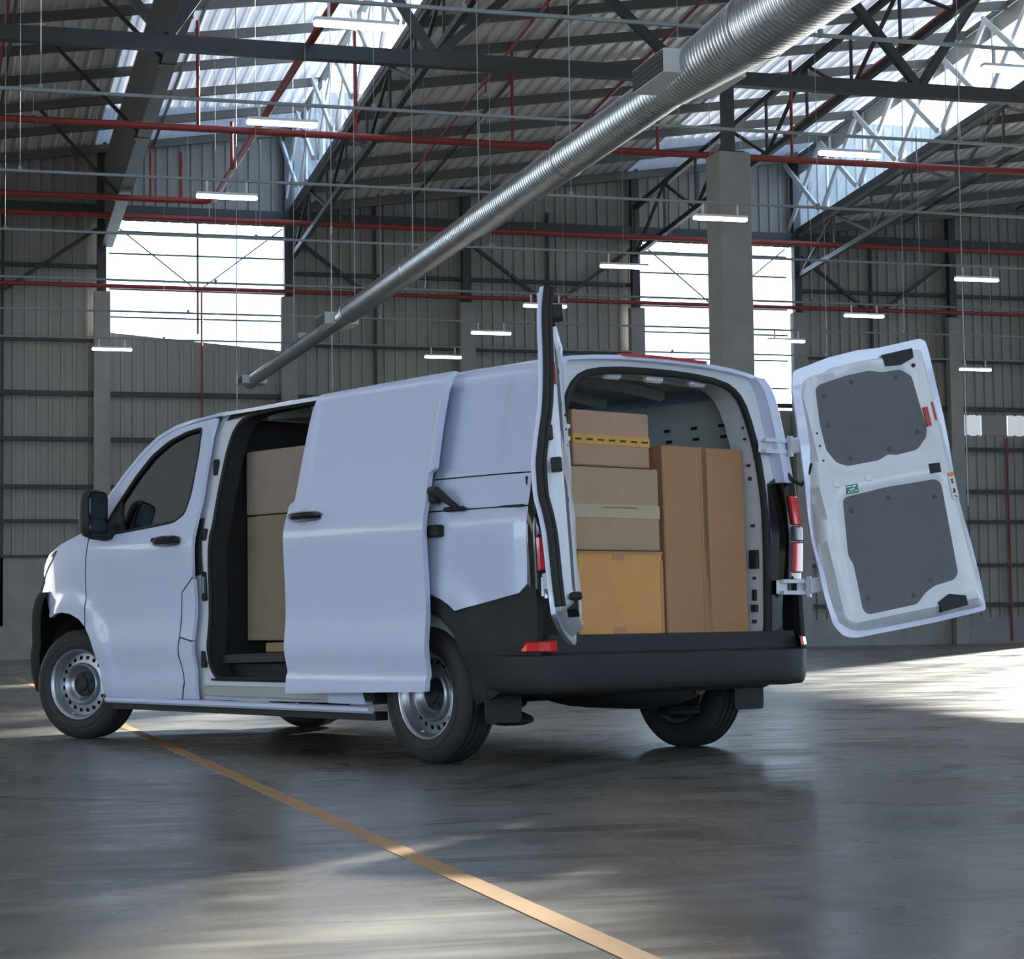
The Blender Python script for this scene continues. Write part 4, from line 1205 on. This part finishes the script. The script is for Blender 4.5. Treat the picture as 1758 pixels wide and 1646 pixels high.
# fuel tank / exhaust bulge seen under the bumper
sil = MB()
rings = []
for t, k in ((-.66, .25), (-.60, .75), (-.45, 1), (-.1, 1), (.1, .8)):
    rings.append([(t, -.10 + .42 * k * math.cos(a), .36 + (.115 if math.sin(a) < 0 else .06) * k * math.sin(a)) for a in [2 * math.pi * i / 18 for i in range(18)]])
sil.loft(rings, True, True).build('spare_wheel_tray', 'dark_metal', van, True, 60)
MB().tube([(-.66, -.30, .345), (-.5, -.42, .34), (.2, -.5, .33)], .03, 8).build('exhaust_pipe', 'dark_metal', van, True)
MB().bar((-.62, -.5, .40), (-.62, .55, .40), .06, .05).build('cross_member', 'dark_metal', van)
MB().box((-.72, -.95, .36), (-.66, -.60, .40), .01).build('tow_bracket', 'dark_metal', van)

# ---- wheels
def wheel(c, s, steer=0.):
    rot = Matrix.Rotation(steer, 4, 'Z')
    cv = Vector(c)
    xf = lambda p: cv + rot @ Vector((p.x, p.y * s, p.z))
    Rt, hw = .343, .108
    prof = [(.205, .085), (.222, .098), (.235, .106), (.262, .112), (.290, .110), (.315, .101), (.330, .090), (.338, .078)]
    tread = []
    for g in (.056, .019, -.019, -.056):
        tread += [(Rt, g + .008), (Rt - .009, g + .006), (Rt - .009, g - .006), (Rt, g - .008)]
    full = prof + [(Rt, .072)] + tread + [(Rt, -.072)] + [(r, -a) for r, a in reversed(prof)]
    ty = MB(xf).lathe(full, seg=72).build('wheel', 'tyre', van, True, 28)
    MB(xf).lathe([(.268, .1125), (.270, .1155), (.273, .1155), (.276, .1118)], seg=64).build('sidewall_ring', 'tyre', ty, True)
    rim = MB(xf).lathe([(.205, .086), (.214, .096), (.221, .098), (.222, .094), (.214, .086), (.206, .078), (.203, .060), (.196, .052), (.192, .036), (.192, -.09), (.21, -.098)], seg=72).build('rim', 'rim', ty, True, 50)
    # pressed disc with a ring of round holes
    ro, ri, nh = .192, .128, 20
    out = [(ro * math.cos(t), ro * math.sin(t)) for t in [2 * math.pi * i / 72 for i in range(72)]]
    inn = [(ri * math.cos(t), ri * math.sin(t)) for t in [2 * math.pi * i / 48 for i in range(48)]]
    holes = [[(.166 * math.cos(b) + .0135 * math.cos(t), .166 * math.sin(b) + .0135 * math.sin(t)) for t in [2 * math.pi * i / 12 for i in range(12)]] for b in [2 * math.pi * (j + .5) / nh for j in range(nh)]]
    panel('disc', out, lambda x, z: (x, .040 - .012 * (math.hypot(x, z) - .15) / .05, z), 'rim', ty, [inn] + holes, .02, back=lambda x, z: (x, .034 - .012 * (math.hypot(x, z) - .15) / .05, z), xf=xf)
    MB(xf).lathe([(.130, .044), (.134, .058), (.130, .071), (.122, .076), (.112, .070), (.100, .050), (.088, .034), (.074, .030), (.06, .030)], seg=64).build('dish', 'rim', ty, True, 60)
    hb = MB(xf).lathe([(.082, .030), (.078, .042), (.06, .046), (.045, .050), (.040, .062), (.030, .066), (.001, .066)], seg=32).build('hub_cap', 'black_plastic', ty, True)
    for j in range(5):
        b = 2 * math.pi * j / 5 + .3
        MB(xf).lathe([(.012, .030), (.012, .052), (.008, .056), (.001, .056)], (.060 * math.cos(b), 0, .060 * math.sin(b)), seg=6).build('wheel_nut', 'dark_metal', ty)
    MB(xf).lathe([(.001, .0), (.165, .0), (.188, -.05), (.188, -.075), (.001, -.075)], seg=40).build('brake_drum', 'dark_metal', ty)
    MB(xf).tube([(.06, .06, -.180), (.066, .075, -.188)], .004, 6).build('valve', 'box_white', ty)
wheel((3.625, .845, .343), 1, R(21))
wheel((3.60, -.86, .343), -1, R(19))
wheel((.03, .868, .343), 1)
wheel((.0, -.885, .343), -1)

# ================================================================ cargo (things of their own standing in the load space)
def crate(lo, hi, m, label, tapes=(), name='cardboard_box', pitch=True, flaps=True):
    c = Vector(((lo[0] + hi[0]) / 2, (lo[1] + hi[1]) / 2, lo[2]))
    h = Vector(((hi[0] - lo[0]) / 2, (hi[1] - lo[1]) / 2, hi[2] - lo[2]))
    b = empty(name, (0, 0, 0), label=label, cat='box' if name == 'cardboard_box' else 'block')
    b.matrix_world = VM @ Matrix.Translation(c) @ (Matrix.Rotation(.024, 4, 'Y') if pitch else Matrix.Identity(4))
    MB().box((-h.x, -h.y, 0), (h.x, h.y, h.z), .006).build('carton', m, b)
    e = .0025
    for face, a0, a1, b0, b1, tm in tapes:
        if face == 'back': MB().box((-h.x - e, -h.y + 2 * h.y * a0, h.z * b0), (-h.x + .002, -h.y + 2 * h.y * a1, h.z * b1)).build('tape', tm, b)
        if face == 'side': MB().box((-h.x + 2 * h.x * a0, h.y - .002, h.z * b0), (-h.x + 2 * h.x * a1, h.y + e, h.z * b1)).build('tape', tm, b)
        if face == 'top': MB().box((-h.x + 2 * h.x * a0, -h.y + 2 * h.y * b0, h.z - .002), (-h.x + 2 * h.x * a1, -h.y + 2 * h.y * b1, h.z + e)).build('tape', tm, b)
    return b, h
X3 = -.71
z0 = zf(-.5) + .002
b3, h3 = crate((X3, .00, z0), (X3 + .45, .585, 1.045), 'card_c', 'orange-brown carton with scuffed corners at the bottom of the stack', (('back', .0, 1., .965, 1., 'tape_brown'), ('back', .46, .60, .90, .965, 'tape_brown'), ('back', .46, .60, .0, .16, 'tape_brown'), ('back', .0, .03, .02, .9, 'tape_brown')))
b2, h2 = crate((X3 - .005, .025, 1.048), (X3 + .47, .665, 1.462), 'card_b', 'greyish brown carton with clear tape across, middle of the stack', (('back', 0, 1, .39, .55, 'tape_clear'), ('side', 0, 1, .39, .55, 'tape_clear'), ('back', .25, .62, .505, .525, 'card_b')))
b1, h1 = crate((X3 + .0, .085, 1.466), (X3 + .42, .612, 1.742), 'card_a', 'pinkish brown carton with dashed yellow tape on top of the stack', (('back', 0, 1, .385, .56, 'tape_yellow'), ('side', 0, 1, .385, .56, 'tape_yellow')))
for k in range(7):                                  # dark dashes printed on the yellow tape
    y = -h1.y + .035 + k * (2 * h1.y - .07) / 6
    MB().box((-h1.x - .0032, y - .022, h1.z * .455), (-h1.x, y + .022, h1.z * .49)).build('tape_mark', 'print_black', b1)
b4, h4 = crate((-.655, -.688, z0), (-.215, -.080, 1.600), 'card_d', 'tall brown carton with a vertical taped seam beside the stack', (('back', .445, .555, 0, 1, 'card_d'), ('back', .47, .53, 0, 1, 'tape_brown')))
zp = zf(1.66) + .07
crate((1.30, .10, zp), (2.03, .70, 1.335), 'card_f', 'tall brown carton standing just inside the side door', (), pitch=False)
crate((1.28, .08, 1.342), (2.035, .70, 1.715), 'card_e', 'pinkish carton lying on the tall one in the side door', (), pitch=False)
crate((1.40, .16, zf(1.66) + .006), (1.86, .69, zp - .008), 'wood', 'low wooden pallet block under the carton in the side door', (), 'wooden_block')
